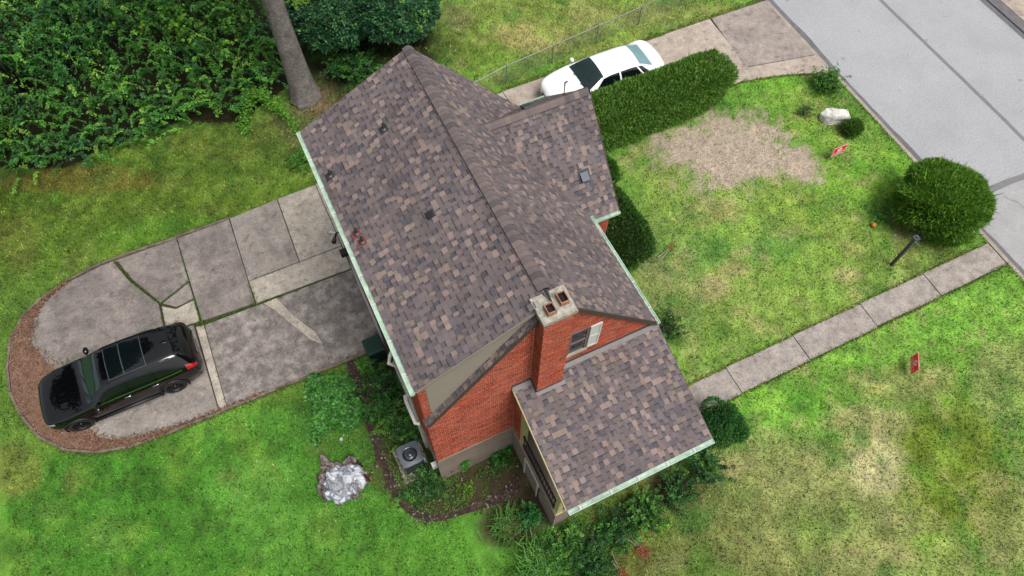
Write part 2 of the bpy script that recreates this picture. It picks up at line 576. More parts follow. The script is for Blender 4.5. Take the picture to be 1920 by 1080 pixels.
DRIVE_OUT = [(0.0, 12.55), (-1.5, 12.50), (-3.4, 12.38), (-5.4, 12.36), (-7.0, 12.40), (-8.1, 12.40), (-9.3, 12.22), (-10.25, 11.88), (-11.0, 11.38), (-11.45, 10.72), (-11.68, 9.70), (-11.72, 8.75), (-11.55, 7.85), (-11.12, 6.80), (-10.43, 6.0), (-9.6, 5.52), (-8.66, 5.25), (-7.33, 5.16), (-5.67, 5.14), (-3.8, 5.12), (-1.95, 5.09), (0.0, 5.08)]


def inpoly(x, y, poly):
    r = np.zeros(np.shape(x), bool)
    n = len(poly)
    for i in range(n):
        x0, y0 = poly[i]
        x1, y1 = poly[(i + 1) % n]
        k = ((y0 > y) != (y1 > y)) & (x < (x1 - x0) * (y - y0) / ((y1 - y0) if y1 != y0 else 1e-9) + x0)
        r ^= k
    return r


def drive_mask(x, y):
    fr = (x > -0.1) & (x < 20.6) & (y > 9.05) & (y < 12.6)
    ap = inpoly(x, y, [(16.7, 9.1), (17.5, 8.92), (18.8, 8.55), (19.8, 8.16), (20.6, 7.8), (20.6, 9.2), (16.7, 9.2)])
    return inpoly(x, y, DRIVE_OUT) | fr | ap


def walk_mask(x, y):
    return (x > 6.6) & (x < 20.5) & (y > -1.92) & (y < -1.0)


def dirt_amount(x, y):
    n = fbm(x, y, 0.9, 4, 5.0) - 0.5
    d1 = np.hypot((x - 14.55) / 2.35, (y - 6.2) / 1.85)
    d2 = np.hypot((x - 16.5) / 0.95, (y - 4.7) / 1.0)
    d3 = np.hypot((x - 13.2) / 1.5, (y - 7.2) / 1.0)
    d4 = np.hypot((x - 15.6) / 1.3, (y - 5.5) / 1.3)
    d = np.minimum(np.minimum(np.minimum(d1, d2), d3), d4) + n * 0.9
    d = d + (fbm(x, y, 4.0, 2, 15.0) - 0.5) * 0.8
    return np.clip((1.16 - d) / 0.5, 0, 1)


BED_PATH = [(-1.30, 5.0), (-1.36, 4.0), (-1.40, 2.95), (-1.46, 1.8), (-1.50, 0.65), (-1.40, -0.25), (-1.05, -0.78), (-0.47, -1.05), (0.69, -1.25), (1.56, -1.30), (2.1, -1.15)]
BED_POLY = [(-1.3, 5.0), (-1.42, 2.9), (-1.48, 0.6), (-1.38, -0.3), (-0.5, -1.05), (1.6, -1.35), (2.6, -2.9), (2.4, 0), (0, 0), (0, 5.0)]


def lawn_srgb(x, y, hf=False):
    n = x.size
    col = np.tile(np.array([100.0, 142.0, 48.0]), (n, 1))
    wob = (fbm(x, y, 0.55, 4, 3.0) - 0.5) * 1.3
    for (bx, by, ax, ay, ex, ey, r, g, b, s) in BLOBS:
        det = ax * ey - ay * ex
        if abs(det) < 1e-6:
            continue
        dx = x - bx
        dy = y - by
        u = (dx * ey - dy * ex) / det
        v = (ax * dy - ay * dx) / det
        d = np.hypot(u, v) + wob * 0.55
        w = s * np.clip((1.25 - d) / 0.6, 0, 1)
        w = w * w * (3 - 2 * w)
        col += w[:, None] * (np.array([r, g, b], float) - col)
    # dry straw flecks, mostly in the front lawn
    dryness = np.clip((x - 5.0) / 5.0, 0.0, 1) * 0.9 + 0.12
    dryness = np.where(y > 12.6, np.where(x > 5, 0.8, 0.3), dryness)
    f = fbm(x, y, 1.7, 4, 40.0)
    w = np.clip((f - 0.58) / 0.12, 0, 1) * dryness * 0.55
    col += w[:, None] * (np.array([178, 164, 112.0]) - col)
    f = fbm(x, y, 1.1, 4, 80.0)
    w = np.clip((f - 0.56) / 0.14, 0, 1) * 0.45
    col += w[:, None] * (np.array([70, 118, 36.0]) - col)
    f = fbm(x, y, 0.8, 3, 120.0)
    w = np.clip((f - 0.56) / 0.14, 0, 1) * 0.4
    col += w[:, None] * (np.array([138, 178, 62.0]) - col)
    k = 1 + (fbm(x, y, 3.2, 3, 9.0) - 0.5) * 0.5
    col *= (k * (1 + 0.11 * np.clip((x - 5) / 4, 0, 1)))[:, None]
    if hf:
        q = fbm(x, y, 5.5, 3, 140.0)
        col *= (1.03 + (q - 0.5) * (1.6 - 0.5 * np.clip((x - 5) / 4, 0, 1)))[:, None]
        q = fbm(x, y, 3.6, 3, 210.0)
        w = np.clip((q - 0.53) / 0.12, 0, 1) * dryness * 0.62
        col += w[:, None] * (np.array([204, 188, 140.0]) - col)
        q = fbm(x, y, 4.2, 2, 260.0)
        w = np.clip((q - 0.60) / 0.10, 0, 1) * 0.55
        col += w[:, None] * (np.array([56, 104, 30.0]) - col)
    d = dirt_amount(x, y)
    chip = 1 + (fbm(x, y, 7.0, 2, 60.0) - 0.5) * 0.25
    col += d[:, None] * (np.array([198, 174, 157.0]) * chip[:, None] - col)
    # faint worn ring of soil round the planting bed
    bed = inpoly(x, y, BED_POLY) & (fbm(x, y, 1.4, 3, 70) > 0.36)
    col = np.where(bed[:, None], np.array([84, 72, 56.0]) * k[:, None], col)
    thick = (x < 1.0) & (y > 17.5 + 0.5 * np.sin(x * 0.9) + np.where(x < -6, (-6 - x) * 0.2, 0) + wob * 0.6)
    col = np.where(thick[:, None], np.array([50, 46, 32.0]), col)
    rt = np.clip((x - 5) / 4, 0, 1)[:, None]
    lf = np.clip((4 - x) / 3, 0, 1)[:, None] * 0.16
    col = col + lf * (np.array([104, 138, 62.0]) * (col.sum(1, keepdims=True) / 280.0) - col)
    grn = np.clip((col[:, 1:2] - col[:, 0:1] - 2) / 25.0, 0, 1)
    col = col + grn * (col * np.array([0.02, 0.0, 0.06]) + np.array([4, 2, 5.0])) + rt * np.array([4, 12, 8.0])
    return np.clip(col, 8, 240)


def axis_lines(a, b, step, far0, far1):
    return np.array(far0 + list(np.arange(a, b + 1e-6, step)) + far1)


gx = axis_lines(-17.0, 33.0, 0.13, [-420, -180, -80, -40, -24], [38, 48, 80, 180, 420])
gy = axis_lines(-15.0, 33.0, 0.13, [-420, -180, -80, -40, -22], [40, 55, 90, 180, 420])
GX, GY = np.meshgrid(gx, gy, indexing='ij')
fx, fy = GX.ravel(), GY.ravel()
gz = zg(fx, fy) + (fbm(fx, fy, 0.35, 3, 2.0) - 0.5) * 0.06
gz -= 0.32 * np.clip((fx - 20.46) / 0.1, 0, 1)
dm = drive_mask(fx, fy) | walk_mask(fx, fy)
gz = np.where(dm, zg(fx, fy) - 0.035, gz)
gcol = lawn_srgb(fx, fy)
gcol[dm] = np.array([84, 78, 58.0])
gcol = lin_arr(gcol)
me = bpy.data.meshes.new('ground')
nx, ny = len(gx), len(gy)
me.vertices.add(nx * ny)
me.vertices.foreach_set('co', np.stack([fx, fy, gz], 1).astype(np.float32).ravel())
ii, jj = np.meshgrid(np.arange(nx - 1), np.arange(ny - 1), indexing='ij')
q = (ii * ny + jj).ravel()
quads = np.stack([q, q + ny, q + ny + 1, q + 1], 1).astype(np.int32)
me.loops.add(quads.size)
me.loops.foreach_set('vertex_index', quads.ravel())
me.polygons.add(len(quads))
me.polygons.foreach_set('loop_start', np.arange(0, quads.size, 4, dtype=np.int32))
me.polygons.foreach_set('loop_total', np.full(len(quads), 4, np.int32))
at = me.color_attributes.new('Col', 'FLOAT_COLOR', 'POINT')
arr = np.ones((nx * ny, 4), np.float32)
arr[:, :3] = gcol
at.data.foreach_set('color', arr.ravel())
me.materials.append(M['ground'])
me.update(calc_edges=True)
me.polygons.foreach_set('use_smooth', np.ones(len(quads), bool))
tag(link(bpy.data.objects.new('ground', me)), kind='structure')

# ------------------------------------------------------------------ street, kerb, walk, driveway
ST_Z = 1.30


def flat_sheet(name, poly, z, material, parent=None, kind=None):
    b = MB()
    b.poly([(x, y, z) for x, y in poly])
    o = b.build(name, material, parent)
    if kind:
        o['kind'] = kind
    return o


def wavy(x0, y0, y1, w, amp, n=60, seed=0.0):
    ys = np.linspace(y0, y1, n)
    a = [(x0 + amp * (vnoise(np.array([v * 0.6 + seed]), np.array([seed]))[0] - 0.5), v) for v in ys]
    return a + [(x + w + amp * 0.6 * (vnoise(np.array([v * 1.9 + seed]), np.array([seed + 3]))[0] - 0.5), v) for x, v in reversed(a)]


st = MB()
st.poly([(20.60, -120, ST_Z), (29.3, -120, ST_Z), (29.3, 120, ST_Z), (20.60, 120, ST_Z)])
street = tag(st.build('street', M['asphalt']), kind='structure')
flat_sheet('road_section', [(20.78, -120), (29.28, -120), (29.28, 0.62), (25.2, 0.68), (20.9, 0.80), (20.78, 0.80)], ST_Z + 0.004, M['asphalt2'], street)
for wpoly in (wavy(20.60, -60, 60, 0.26, 0.12, 300, 1.0), wavy(29.02, -60, 60, 0.28, 0.10, 200, 4.0)):
    flat_sheet('gutter_strip', wpoly, ST_Z + 0.008, M['gutterpan'], street)
flat_sheet('tar_seam', wavy(25.05, 0.9, 60, 0.15, 0.05, 300, 8.0), ST_Z + 0.008, M['tar'], street)
seam = [(x, 0.93 - 0.03 * (x - 20.8) + 0.07 * (vnoise(np.array([x * 1.3]), np.array([2.2]))[0] - 0.5)) for x in np.linspace(20.7, 29.1, 60)]
flat_sheet('tar_seam', seam + [(x, yv - 0.24 - 0.08 * (vnoise(np.array([x * 1.7]), np.array([7.7]))[0] - 0.5)) for x, yv in reversed(seam)], ST_Z + 0.010, M['tar'], street)
for (x0, y0, dx, dy, nn) in [(21.15, 0.3, 0.75, -0.5, 9), (22.5, 0.4, 0.4, -1.1, 9)]:
    pts = [(x0 + dx * t + 0.06 * math.sin(9 * t + x0), y0 + dy * t + 0.05 * math.cos(11 * t)) for t in np.linspace(0, 1, nn)]
    flat_sheet('crack', pts + [(x + 0.012, y + 0.014) for x, y in reversed(pts)], ST_Z + 0.012, M['gutterpan'], street)
spots = MB()
for i in range(70):
    x, y = random.uniform(21, 29), random.uniform(-4, 14)
    r = random.choice([0.02, 0.03, 0.05, 0.09])
    spots.poly([(x + r * math.cos(t) * random.uniform(.6, 1.1), y + r * math.sin(t) * random.uniform(.6, 1.1), ST_Z + 0.014) for t in np.linspace(0, 6.28, 9)[:-1]], c(168, 168, 172))
so = spots.build('oil_spots', M['plain'], street)
so['kind'] = 'stuff'

kerb = empty('kerb', (20.52, 4, 1.4))
kerb['kind'] = 'structure'
for i in range(-8, 12):
    y0, y1 = i * 2.4 - 1.9 + 0.008, (i + 1) * 2.4 - 1.9 - 0.008
    drop = 0.045 if 8.2 < (y0 + y1) / 2 < 12.8 else 0.0
    b = MB()
    x0, x1 = 20.44, 20.605
    b.hexa([(x0, y0, 1.0), (x1 + .01, y0, 1.0), (x1 + .01, y1, 1.0), (x0, y1, 1.0)], [(x0, y0, 1.425 - drop), (x1 - .015, y0, 1.418 - drop), (x1 - .015, y1, 1.418 - drop), (x0, y1, 1.425 - drop)])
    b.build('kerb_stone', M['kerb'], kerb)
fk = MB()
fk.box(29.28, 29.75, -60, 60, 1.0, 1.36)
tag(fk.build('far_verge_strip', M['gutterpan']), kind='structure')
fs = MB()
fs.poly([(29.76, -60, 1.37), (60, -60, 1.37), (60, 60, 1.37), (29.76, 60, 1.37)])
tag(fs.build('far_forecourt', M['slab_front']), kind='structure')


def slab(poly, parent, material, ztop=0.02, thick=0.12, gap=0.007, name='slab', base=None, tilt=0.006):
    cx = sum(p[0] for p in poly) / len(poly)
    cy = sum(p[1] for p in poly) / len(poly)
    tx, ty = random.uniform(-tilt, tilt), random.uniform(-tilt, tilt)
    dz = random.uniform(-0.006, 0.006)
    q = []
    for x, y in poly:
        d = math.hypot(x - cx, y - cy)
        k = max(0.0, 1 - gap * 1.4 / d)
        q.append((cx + (x - cx) * k, cy + (y - cy) * k))
    zb = zgf(cx, cy) if base is None else base

    def zz(x, y):
        g = zb if base is not None else zgf(x, y)
        return g + ztop + dz + tx * (x - cx) + ty * (y - cy)
    b = MB()
    b.hexa([(x, y, zz(x, y) - thick) for x, y in q], [(x, y, zz(x, y)) for x, y in q])
    o = b.build(name, material, parent)
    bv = o.modifiers.new('bevel', 'BEVEL')
    bv.width = 0.008
    bv.segments = 1
    return o


walk = empty('front_walk', (13, -1.45, 1.4))
walk['kind'] = 'structure'
wx = [20.42, 17.50, 14.80, 12.07, 9.45, 6.75]
for i in range(5):
    slab([(wx[i + 1], -1.92 + 0.03 * (i == 1)), (wx[i], -1.95), (wx[i], -1.0), (wx[i + 1], -0.98)], walk, M['walk'], 0.025)

drive = empty('driveway', (0, 9, 0))
drive['kind'] = 'structure'
# yard side, beside and below the house
slab([(-1.62, 9.48), (-0.02, 9.48), (-0.02, 12.52), (-1.53, 12.50)], drive, M['slab_light'], base=0)
slab([(-3.52, 9.48), (-1.64, 9.48), (-1.55, 12.50), (-3.41, 12.40)], drive, M['slab_mid'], base=0)
slab([(-3.53, 8.50), (-0.02, 8.42), (-0.02, 9.46), (-3.52, 9.46)], drive, M['slab_light'], base=0)
slab([(-5.42, 8.62), (-3.56, 8.52), (-3.44, 12.38), (-5.40, 12.36)], drive, M['slab_grey'], base=0)
slab([(-6.55, 9.95), (-5.45, 10.4), (-5.42, 12.36), (-7.6, 12.38), (-7.25, 11.3)], drive, M['slab_grey'], base=0)
slab([(-6.50, 9.90), (-6.1, 9.55), (-5.46, 9.62), (-5.46, 10.34)], drive, M['slab_mid'], base=0)
slab([(-6.62, 8.75), (-5.5, 8.66), (-5.46, 9.56), (-6.12, 9.48), (-6.55, 9.8)], drive, M['slab_light'], base=0)
slab([(-11.6, 8.6), (-6.68, 8.7), (-6.62, 9.95), (-7.35, 11.3), (-7.72, 12.38), (-8.1, 12.37), (-9.3, 12.18), (-10.22, 11.84), (-10.95, 11.35), (-11.4, 10.70), (-11.63, 9.70)], drive, M['slab_grey'], base=0)
slab([(-5.74, 5.20), (-5.72, 8.60), (-6.6, 8.72), (-11.6, 8.55), (-11.5, 7.87), (-11.07, 6.84), (-10.39, 6.05), (-9.58, 5.58), (-8.65, 5.31), (-7.33, 5.22)], drive, M['slab_mid'], base=0)
slab([(-5.72, 5.18), (-5.48, 5.18), (-5.40, 8.45), (-5.66, 8.50)], drive, M['slab_pale'], base=0, ztop=0.03)
slab([(-5.46, 5.17), (-1.9, 5.13), (-1.9, 5.95), (-2.25, 6.35), (-3.05, 8.0), (-3.35, 8.40), (-5.38, 8.44)], drive, M['slab_dark'], base=0, gap=0.002)
slab([(-1.9, 5.13), (-0.02, 5.11), (-0.02, 8.36), (-2.82, 8.40), (-2.5, 7.5), (-1.98, 6.5), (-1.9, 5.95)], drive, M['slab_dark'], base=0, gap=0.002)
slab([(-1.9, 5.96), (-1.98, 6.5), (-2.5, 7.5), (-2.82, 8.40), (-3.32, 8.40), (-3.05, 8.0), (-2.25, 6.35)], drive, M['slab_pale'], base=0, ztop=0.024, gap=0.002, name='crack_patch')
# ramp along the end of the house
rm = MB()
rx = np.linspace(0.0, 8.0, 25)
for a, b_ in zip(rx[:-1], rx[1:]):
    rm.poly([(a, 9.1, zgf(a, 9) + 0.02), (b_, 9.1, zgf(b_, 9) + 0.02), (b_, 12.55, zgf(b_, 9) + 0.02), (a, 12.55, zgf(a, 9) + 0.02)])
rm.build('ramp', M['slab_light'], drive)
for x0, x1 in ((8.02, 11.9), (11.92, 15.38), (15.42, 17.55)):
    slab([(x0, 9.05), (x1, 9.05), (x1 + 0.1, 12.56), (x0, 12.6)], drive, M['slab_front'])
slab([(17.45, 9.62), (20.42, 9.0), (20.42, 12.5), (17.72, 12.55)], drive, M['slab_apron'])
slab([(16.9, 9.02), (17.5, 8.92), (18.8, 8.55), (19.8, 8.16), (20.42, 7.85), (20.42, 8.97), (17.5, 9.58), (17.40, 9.04)], drive, M['slab_front'])
cr = random.Random(9)
for (x0, y0, x1, y1) in [(-4.9, 11.9, -4.2, 9.4), (-4.4, 10.3, -3.6, 9.6), (-9.9, 11.6, -8.4, 9.3), (-8.4, 9.3, -7.0, 9.0), (-4.9, 8.2, -4.3, 5.4), (-1.5, 8.2, -.4, 6.6), (-2.9, 12.2, -2.1, 9.7), (-3.9, 6.9, -2.4, 6.6), (-9.3, 6.4, -7.2, 6.0), (-5.2, 11.2, -3.6, 10.9)]:
    nn = 16
    pts = [(x0 + (x1 - x0) * t + cr.gauss(0, .035), y0 + (y1 - y0) * t + cr.gauss(0, .035)) for t in np.linspace(0, 1, nn)]
    wv_ = [cr.uniform(.004, .014) for _ in pts]
    b = MB()
    for k in range(nn - 1):
        (xa, ya), (xb, yb) = pts[k], pts[k + 1]
        dx, dy = xb - xa, yb - ya
        L_ = math.hypot(dx, dy)
        nx_, ny_ = -dy / L_, dx / L_
        b.poly([(xa, ya, .047), (xb, yb, .047), (xb + nx_ * wv_[k + 1], yb + ny_ * wv_[k + 1], .047), (xa + nx_ * wv_[k], ya + ny_ * wv_[k], .047)])
    b.build('crack', M['edging'], drive, recalc=True)
# low stone edging round the parking pad
ed = DRIVE_OUT[2:]
dense = []
for (x0, y0), (x1, y1) in zip(ed[:-1], ed[1:]):
    n_ = max(1, int(math.hypot(x1 - x0, y1 - y0) / 0.55))
    for k in range(n_):
        dense.append((x0 + (x1 - x0) * k / n_, y0 + (y1 - y0) * k / n_))
dense.append(ed[-1])
for (x0, y0), (x1, y1) in zip(dense[:-1], dense[1:]):
    dx, dy = x1 - x0, y1 - y0
    L_ = math.hypot(dx, dy)
    nxx, nyy = -dy / L_, dx / L_
    w_ = random.uniform(0.06, 0.085)
    h_ = random.uniform(0.05, 0.09)
    b = MB()
    s = 0.985
    x1, y1 = x0 + dx * s, y0 + dy * s
    lo = [(x0 - nxx * w_, y0 - nyy * w_, -0.08), (x1 - nxx * w_, y1 - nyy * w_, -0.08), (x1 + nxx * 0.01, y1 + nyy * 0.01, -0.08), (x0 + nxx * 0.01, y0 + nyy * 0.01, -0.08)]
    b.hexa(lo, [(x, y, h_ + random.uniform(-.012, .012)) for x, y, _ in lo])
    b.build('edging_stone', M['edging'], drive, recalc=True)
# soil and leaf litter that has gathered at the rounded end
inner = []
outer = []
path = [p for p in DRIVE_OUT[6:20]]
dp = []
for (x0, y0), (x1, y1) in zip(path[:-1], path[1:]):
    for k in range(8):
        dp.append((x0 + (x1 - x0) * k / 8, y0 + (y1 - y0) * k / 8))
ctr = (-8.2, 8.6)
lit = MB()
ring = []
for i, (x, y) in enumerate(dp):
    t = i / (len(dp) - 1)
    wv = (0.15 + 1.25 * math.exp(-((t - 0.40) / 0.2) ** 2) + 0.55 * math.exp(-((t - 0.62) / 0.1) ** 2)) * (0.6 + 0.9 * fbm(np.array([x]), np.array([y]), 1.3, 3, 22)[0])
    wv *= min(1, (1 - t) * 5 + 0.2) * min(1, t * 5 + 0.25)
    dx, dy = ctr[0] - x, ctr[1] - y
    d = math.hypot(dx, dy)
    ring.append(((x + dx / d * 0.03, y + dy / d * 0.03), (x + dx / d * wv * .6, y + dy / d * wv * .6), (x + dx / d * wv, y + dy / d * wv)))
for a, b_ in zip(ring[:-1], ring[1:]):
    lit.poly([(*a[0], 0.062), (*b_[0], 0.062), (*b_[1], 0.05), (*a[1], 0.05)])
    lit.poly([(*a[1], 0.05), (*b_[1], 0.05), (*b_[2], 0.028), (*a[2], 0.028)])
lo_ = lit.build('leaf_litter_bed', M['soil'], drive, smooth=True, recalc=True)
lo_['kind'] = 'stuff'
n_ = 5200
ri = RNG.integers(0, len(ring) - 1, n_)
tt = RNG.random(n_) ** 1.6 * 1.35
P0 = np.array([r[0] for r in ring])[ri]
P1 = np.array([r[2] for r in ring])[ri]
pp = P0 + (P1 - P0) * tt[:, None] + RNG.normal(0, 0.04, (n_, 2))
pos = np.column_stack([pp, 0.055 + RNG.random(n_) * 0.02])
ang = RNG.random(n_) * 6.28
lv = leaf_verts(pos, np.column_stack([np.cos(ang), np.sin(ang), RNG.normal(0, .2, n_)]), np.tile([0, 0, 1.0], (n_, 1)) + RNG.normal(0, .3, (n_, 3)), RNG.uniform(.03, .08, n_), RNG.uniform(.015, .04, n_))
tag(big_mesh('fallen_leaves', lv, 4, jitter_cols([(150, 108, 80), (128, 90, 70), (176, 136, 104), (96, 74, 62), (205, 190, 170)], n_, 0.2, [4, 4, 3, 3, .6]), M['leaf'], drive), kind='stuff')

# ------------------------------------------------------------------ grass blades over the lawns
N = 760000
bx = RNG.uniform(-15.5, 20.4, N)
by = RNG.uniform(-12, 30, N)
rel = np.column_stack([bx + 0.675, by + 5.843])
fwd = rel @ np.array([0.4504, 0.8928])
rgt = rel @ np.array([0.8928, -0.4504])
keep = (fwd > -1.5) & (fwd < 31) & (np.abs(rgt) < 13.5 + 0.42 * fwd)
keep &= ~drive_mask(bx, by) & ~walk_mask(bx, by)
keep &= ~((bx > -0.05) & (bx < 6.6) & (by > -2.9) & (by < 8.1)) & ~((bx > 6.3) & (bx < 7.4) & (by > 3.6) & (by < 8.1))
keep &= ~((by > 17.6) & (bx < 6.5))
bedm = inpoly(bx, by, BED_POLY)
keep &= ~(bedm & (RNG.random(N) < 0.85))
keep &= RNG.random(N) > dirt_amount(bx, by) * 0.97
bx, by = bx[keep], by[keep]
n_ = len(bx)
bc = lawn_srgb(bx, by, True)
bc *= (1.12 + RNG.normal(0, 0.30, (n_, 1)))
drym = RNG.random(n_) < 0.07
bc[drym] = bc[drym] * 0.4 + np.array([190, 176, 120.0]) * 0.6
bc = lin_arr(np.clip(bc, 10, 250))
h = RNG.uniform(0.03, 0.11, n_)
a1 = RNG.random(n_) * 6.283
w = RNG.uniform(0.008, 0.021, n_)
lean = RNG.uniform(0.2, 1.1, n_)
a2 = RNG.random(n_) * 6.283
bz = zg(bx, by) + (fbm(bx, by, 0.35, 3, 2.0) - 0.5) * 0.06 - 0.005
A = np.stack([bx - w * np.cos(a1), by - w * np.sin(a1), bz], 1)
Bv = np.stack([bx + w * np.cos(a1), by + w * np.sin(a1), bz], 1)
Tp = np.stack([bx + lean * h * np.cos(a2), by + lean * h * np.sin(a2), bz + h], 1)
tag(big_mesh('lawn_grass', np.stack([A, Bv, Tp], 1).reshape(-1, 3), 3, bc, M['grass']), 'short patchy lawn grass around the house', 'grass', kind='stuff')


def tufts(name, pts, per, spread, hmin, hmax, pal, parent=None, base=None, label=None):
    pts = np.array(pts, float)
    P_ = np.repeat(pts, per, axis=0) + RNG.normal(0, spread, (len(pts) * per, 2))
    n = len(P_)
    hh = RNG.uniform(hmin, hmax, n)
    t1, t2 = RNG.random(n) * 6.283, RNG.random(n) * 6.283
    ww = RNG.uniform(0.008, 0.016, n)
    z = zg(P_[:, 0], P_[:, 1]) if base is None else np.full(n, base)
    ln = RNG.uniform(.3, 1.2, n)
    a = np.stack([P_[:, 0] - ww * np.cos(t1), P_[:, 1] - ww * np.sin(t1), z], 1)
    b = np.stack([P_[:, 0] + ww * np.cos(t1), P_[:, 1] + ww * np.sin(t1), z], 1)
    t = np.stack([P_[:, 0] + ln * hh * np.cos(t2), P_[:, 1] + ln * hh * np.sin(t2), z + hh], 1)
    o = big_mesh(name, np.stack([a, b, t], 1).reshape(-1, 3), 3, jitter_cols(pal, n, .2), M['grass'], parent)
    o['kind'] = 'stuff'
    if label:
        o['label'] = label
    return o


def along(path, step, jit=0.0):
    out = []
    for (x0, y0), (x1, y1) in zip(path[:-1], path[1:]):
        k = max(1, int(math.hypot(x1 - x0, y1 - y0) / step))
        for i in range(k):
            t = (i + random.random() * 0.8) / k
            out.append((x0 + (x1 - x0) * t + random.gauss(0, jit), y0 + (y1 - y0) * t + random.gauss(0, jit)))
    return out


GREEN = [(92, 142, 44), (74, 124, 38), (120, 160, 60)]
weeds = []
weeds += along([(-5.42, 8.5), (-3.5, 8.42), (-2.0, 8.36)], 0.03, 0.03)
weeds += along([(-2.0, 8.36), (-0.3, 8.38)], 0.10, 0.02)
weeds += along([(-3.3, 9.46), (-2.2, 9.46)], 0.06, 0.02)
weeds += along([(-7.65, 12.35), (-7.3, 11.3), (-6.6, 9.95), (-6.62, 8.75)], 0.035, 0.05)
weeds += along([(-5.43, 12.3), (-5.44, 10.4)], 0.06, 0.02)
weeds += along([(-5.45, 10.4), (-5.44, 8.6)], 0.025, 0.04)
weeds += along([(-6.5, 9.88), (-5.46, 10.36)], 0.04, 0.03) + along([(-6.55, 9.82), (-6.1, 9.5), (-5.46, 9.6)], 0.04, 0.03)
weeds += along([(-3.55, 9.3), (-3.55, 8.5)], 0.02, 0.05)
weeds += [(-6.1 + random.gauss(0, .3), 8.85 + random.gauss(0, .12)) for _ in range(60)]
weeds += [(-5.5 + random.gauss(0, .12), 8.5 + random.gauss(0, .08)) for _ in range(40)]
weeds += [(-5.5 + random.gauss(0, .08), 5.35 + random.gauss(0, .15)) for _ in range(30)]
weeds += [(-1.82 + random.gauss(0, .05), 5.95 + random.gauss(0, .08)) for _ in range(14)]
weeds += [(-10.7 + random.gauss(0, .1), 7.35 + random.gauss(0, .12)) for _ in range(40)]
weeds += [(-11.2 + random.gauss(0, .12), 9.2 + random.gauss(0, .1)) for _ in range(22)] + [(-9.9 + random.gauss(0, .2), 9.1 + random.gauss(0, .06)) for _ in range(22)]
weeds = [q for q in weeds if vnoise(np.array([q[0] * 2.6]), np.array([q[1] * 2.6]))[0] > 0.40]
tufts('joint_weeds', weeds, 7, 0.02, 0.03, 0.09, GREEN, drive, 0.0)
# longer fringe along edges of paving
fr = along(DRIVE_OUT[2:], 0.03, 0.0)
fr = [(x + (x + 6) * 0.012, y + (y - 8.7) * 0.03) for x, y in fr]
fr += along([(20.4, -0.97), (6.8, -0.95)], 0.03, .02) + along([(20.4, -1.97), (6.8, -1.95)], 0.025, .02)
fr += along([(16.9, 8.98), (17.5, 8.86), (18.8, 8.49), (19.8, 8.1), (20.4, 7.78)], 0.03, .02)
fr += along([(20.38, 7.7), (20.38, -0.95)], 0.04, .03) + along([(20.38, -2.0), (20.38, -9)], 0.04, .03)
fr += along([(8, 12.68), (20.3, 12.68)], 0.035, .03)
tufts('edge_grass', fr, 4, 0.03, 0.04, 0.1, [(110, 150, 52), (92, 138, 44), (140, 168, 70), (170, 160, 104)], None, None, 'longer grass fringing the paved edges')
bpy.data.objects['edge_grass']['category'] = 'grass'

# ------------------------------------------------------------------ the house
house = empty('brick_house', (0, 0, 0), 'red brick house with brown shingled roofs, tall chimney and side porch', 'house')
HL, HW = 7.97, 6.40
RX, RZ = 3.21, 9.50
DE_X, DE_Z = -0.03, 7.885          # rear dormer eave
FE_X, FE_Z = 6.50, 5.72            # front eave
RE_Z = 5.66                        # old rear eave at the gable
mD = (RZ - DE_Z) / (RX - DE_X)
mF = (RZ - FE_Z) / (FE_X - RX)
mS = (RZ - RE_Z) / RX
P_Y, P_ZE, P_ZT = -3.166, 4.448, 5.446
PX0, PX1 = 2.36, 6.60
mP = (P_ZT - P_ZE) / (-P_Y)
CG_Y, CG_Z, CG_X = 5.91, 8.176, 7.43
CG_E, CG_ZE = 3.553, 5.547
mC = (CG_Z - CG_ZE) / (CG_Y - CG_E)


def span(poly, v):
    us = []
    n = len(poly)
    for i in range(n):
        (u0, v0), (u1, v1) = poly[i], poly[(i + 1) % n]
        if (v0 - v) * (v1 - v) <= 0 and v0 != v1:
            us.append(u0 + (u1 - u0) * (v - v0) / (v1 - v0))
    return (min(us), max(us)) if len(us) >= 2 else None


SH_PAL = [((160, 140, 134), .16), ((150, 135, 127), .10), ((130, 118, 119), .28), ((121, 111, 114), .21), ((125, 115, 113), .13), ((107, 101, 106), .08), ((101, 98, 104), .04)]
_sc = [p[0] for p in SH_PAL]
_sw = [p[1] for p in SH_PAL]
shingle_list = []      # (screen size, verts, faces, cols, parent)


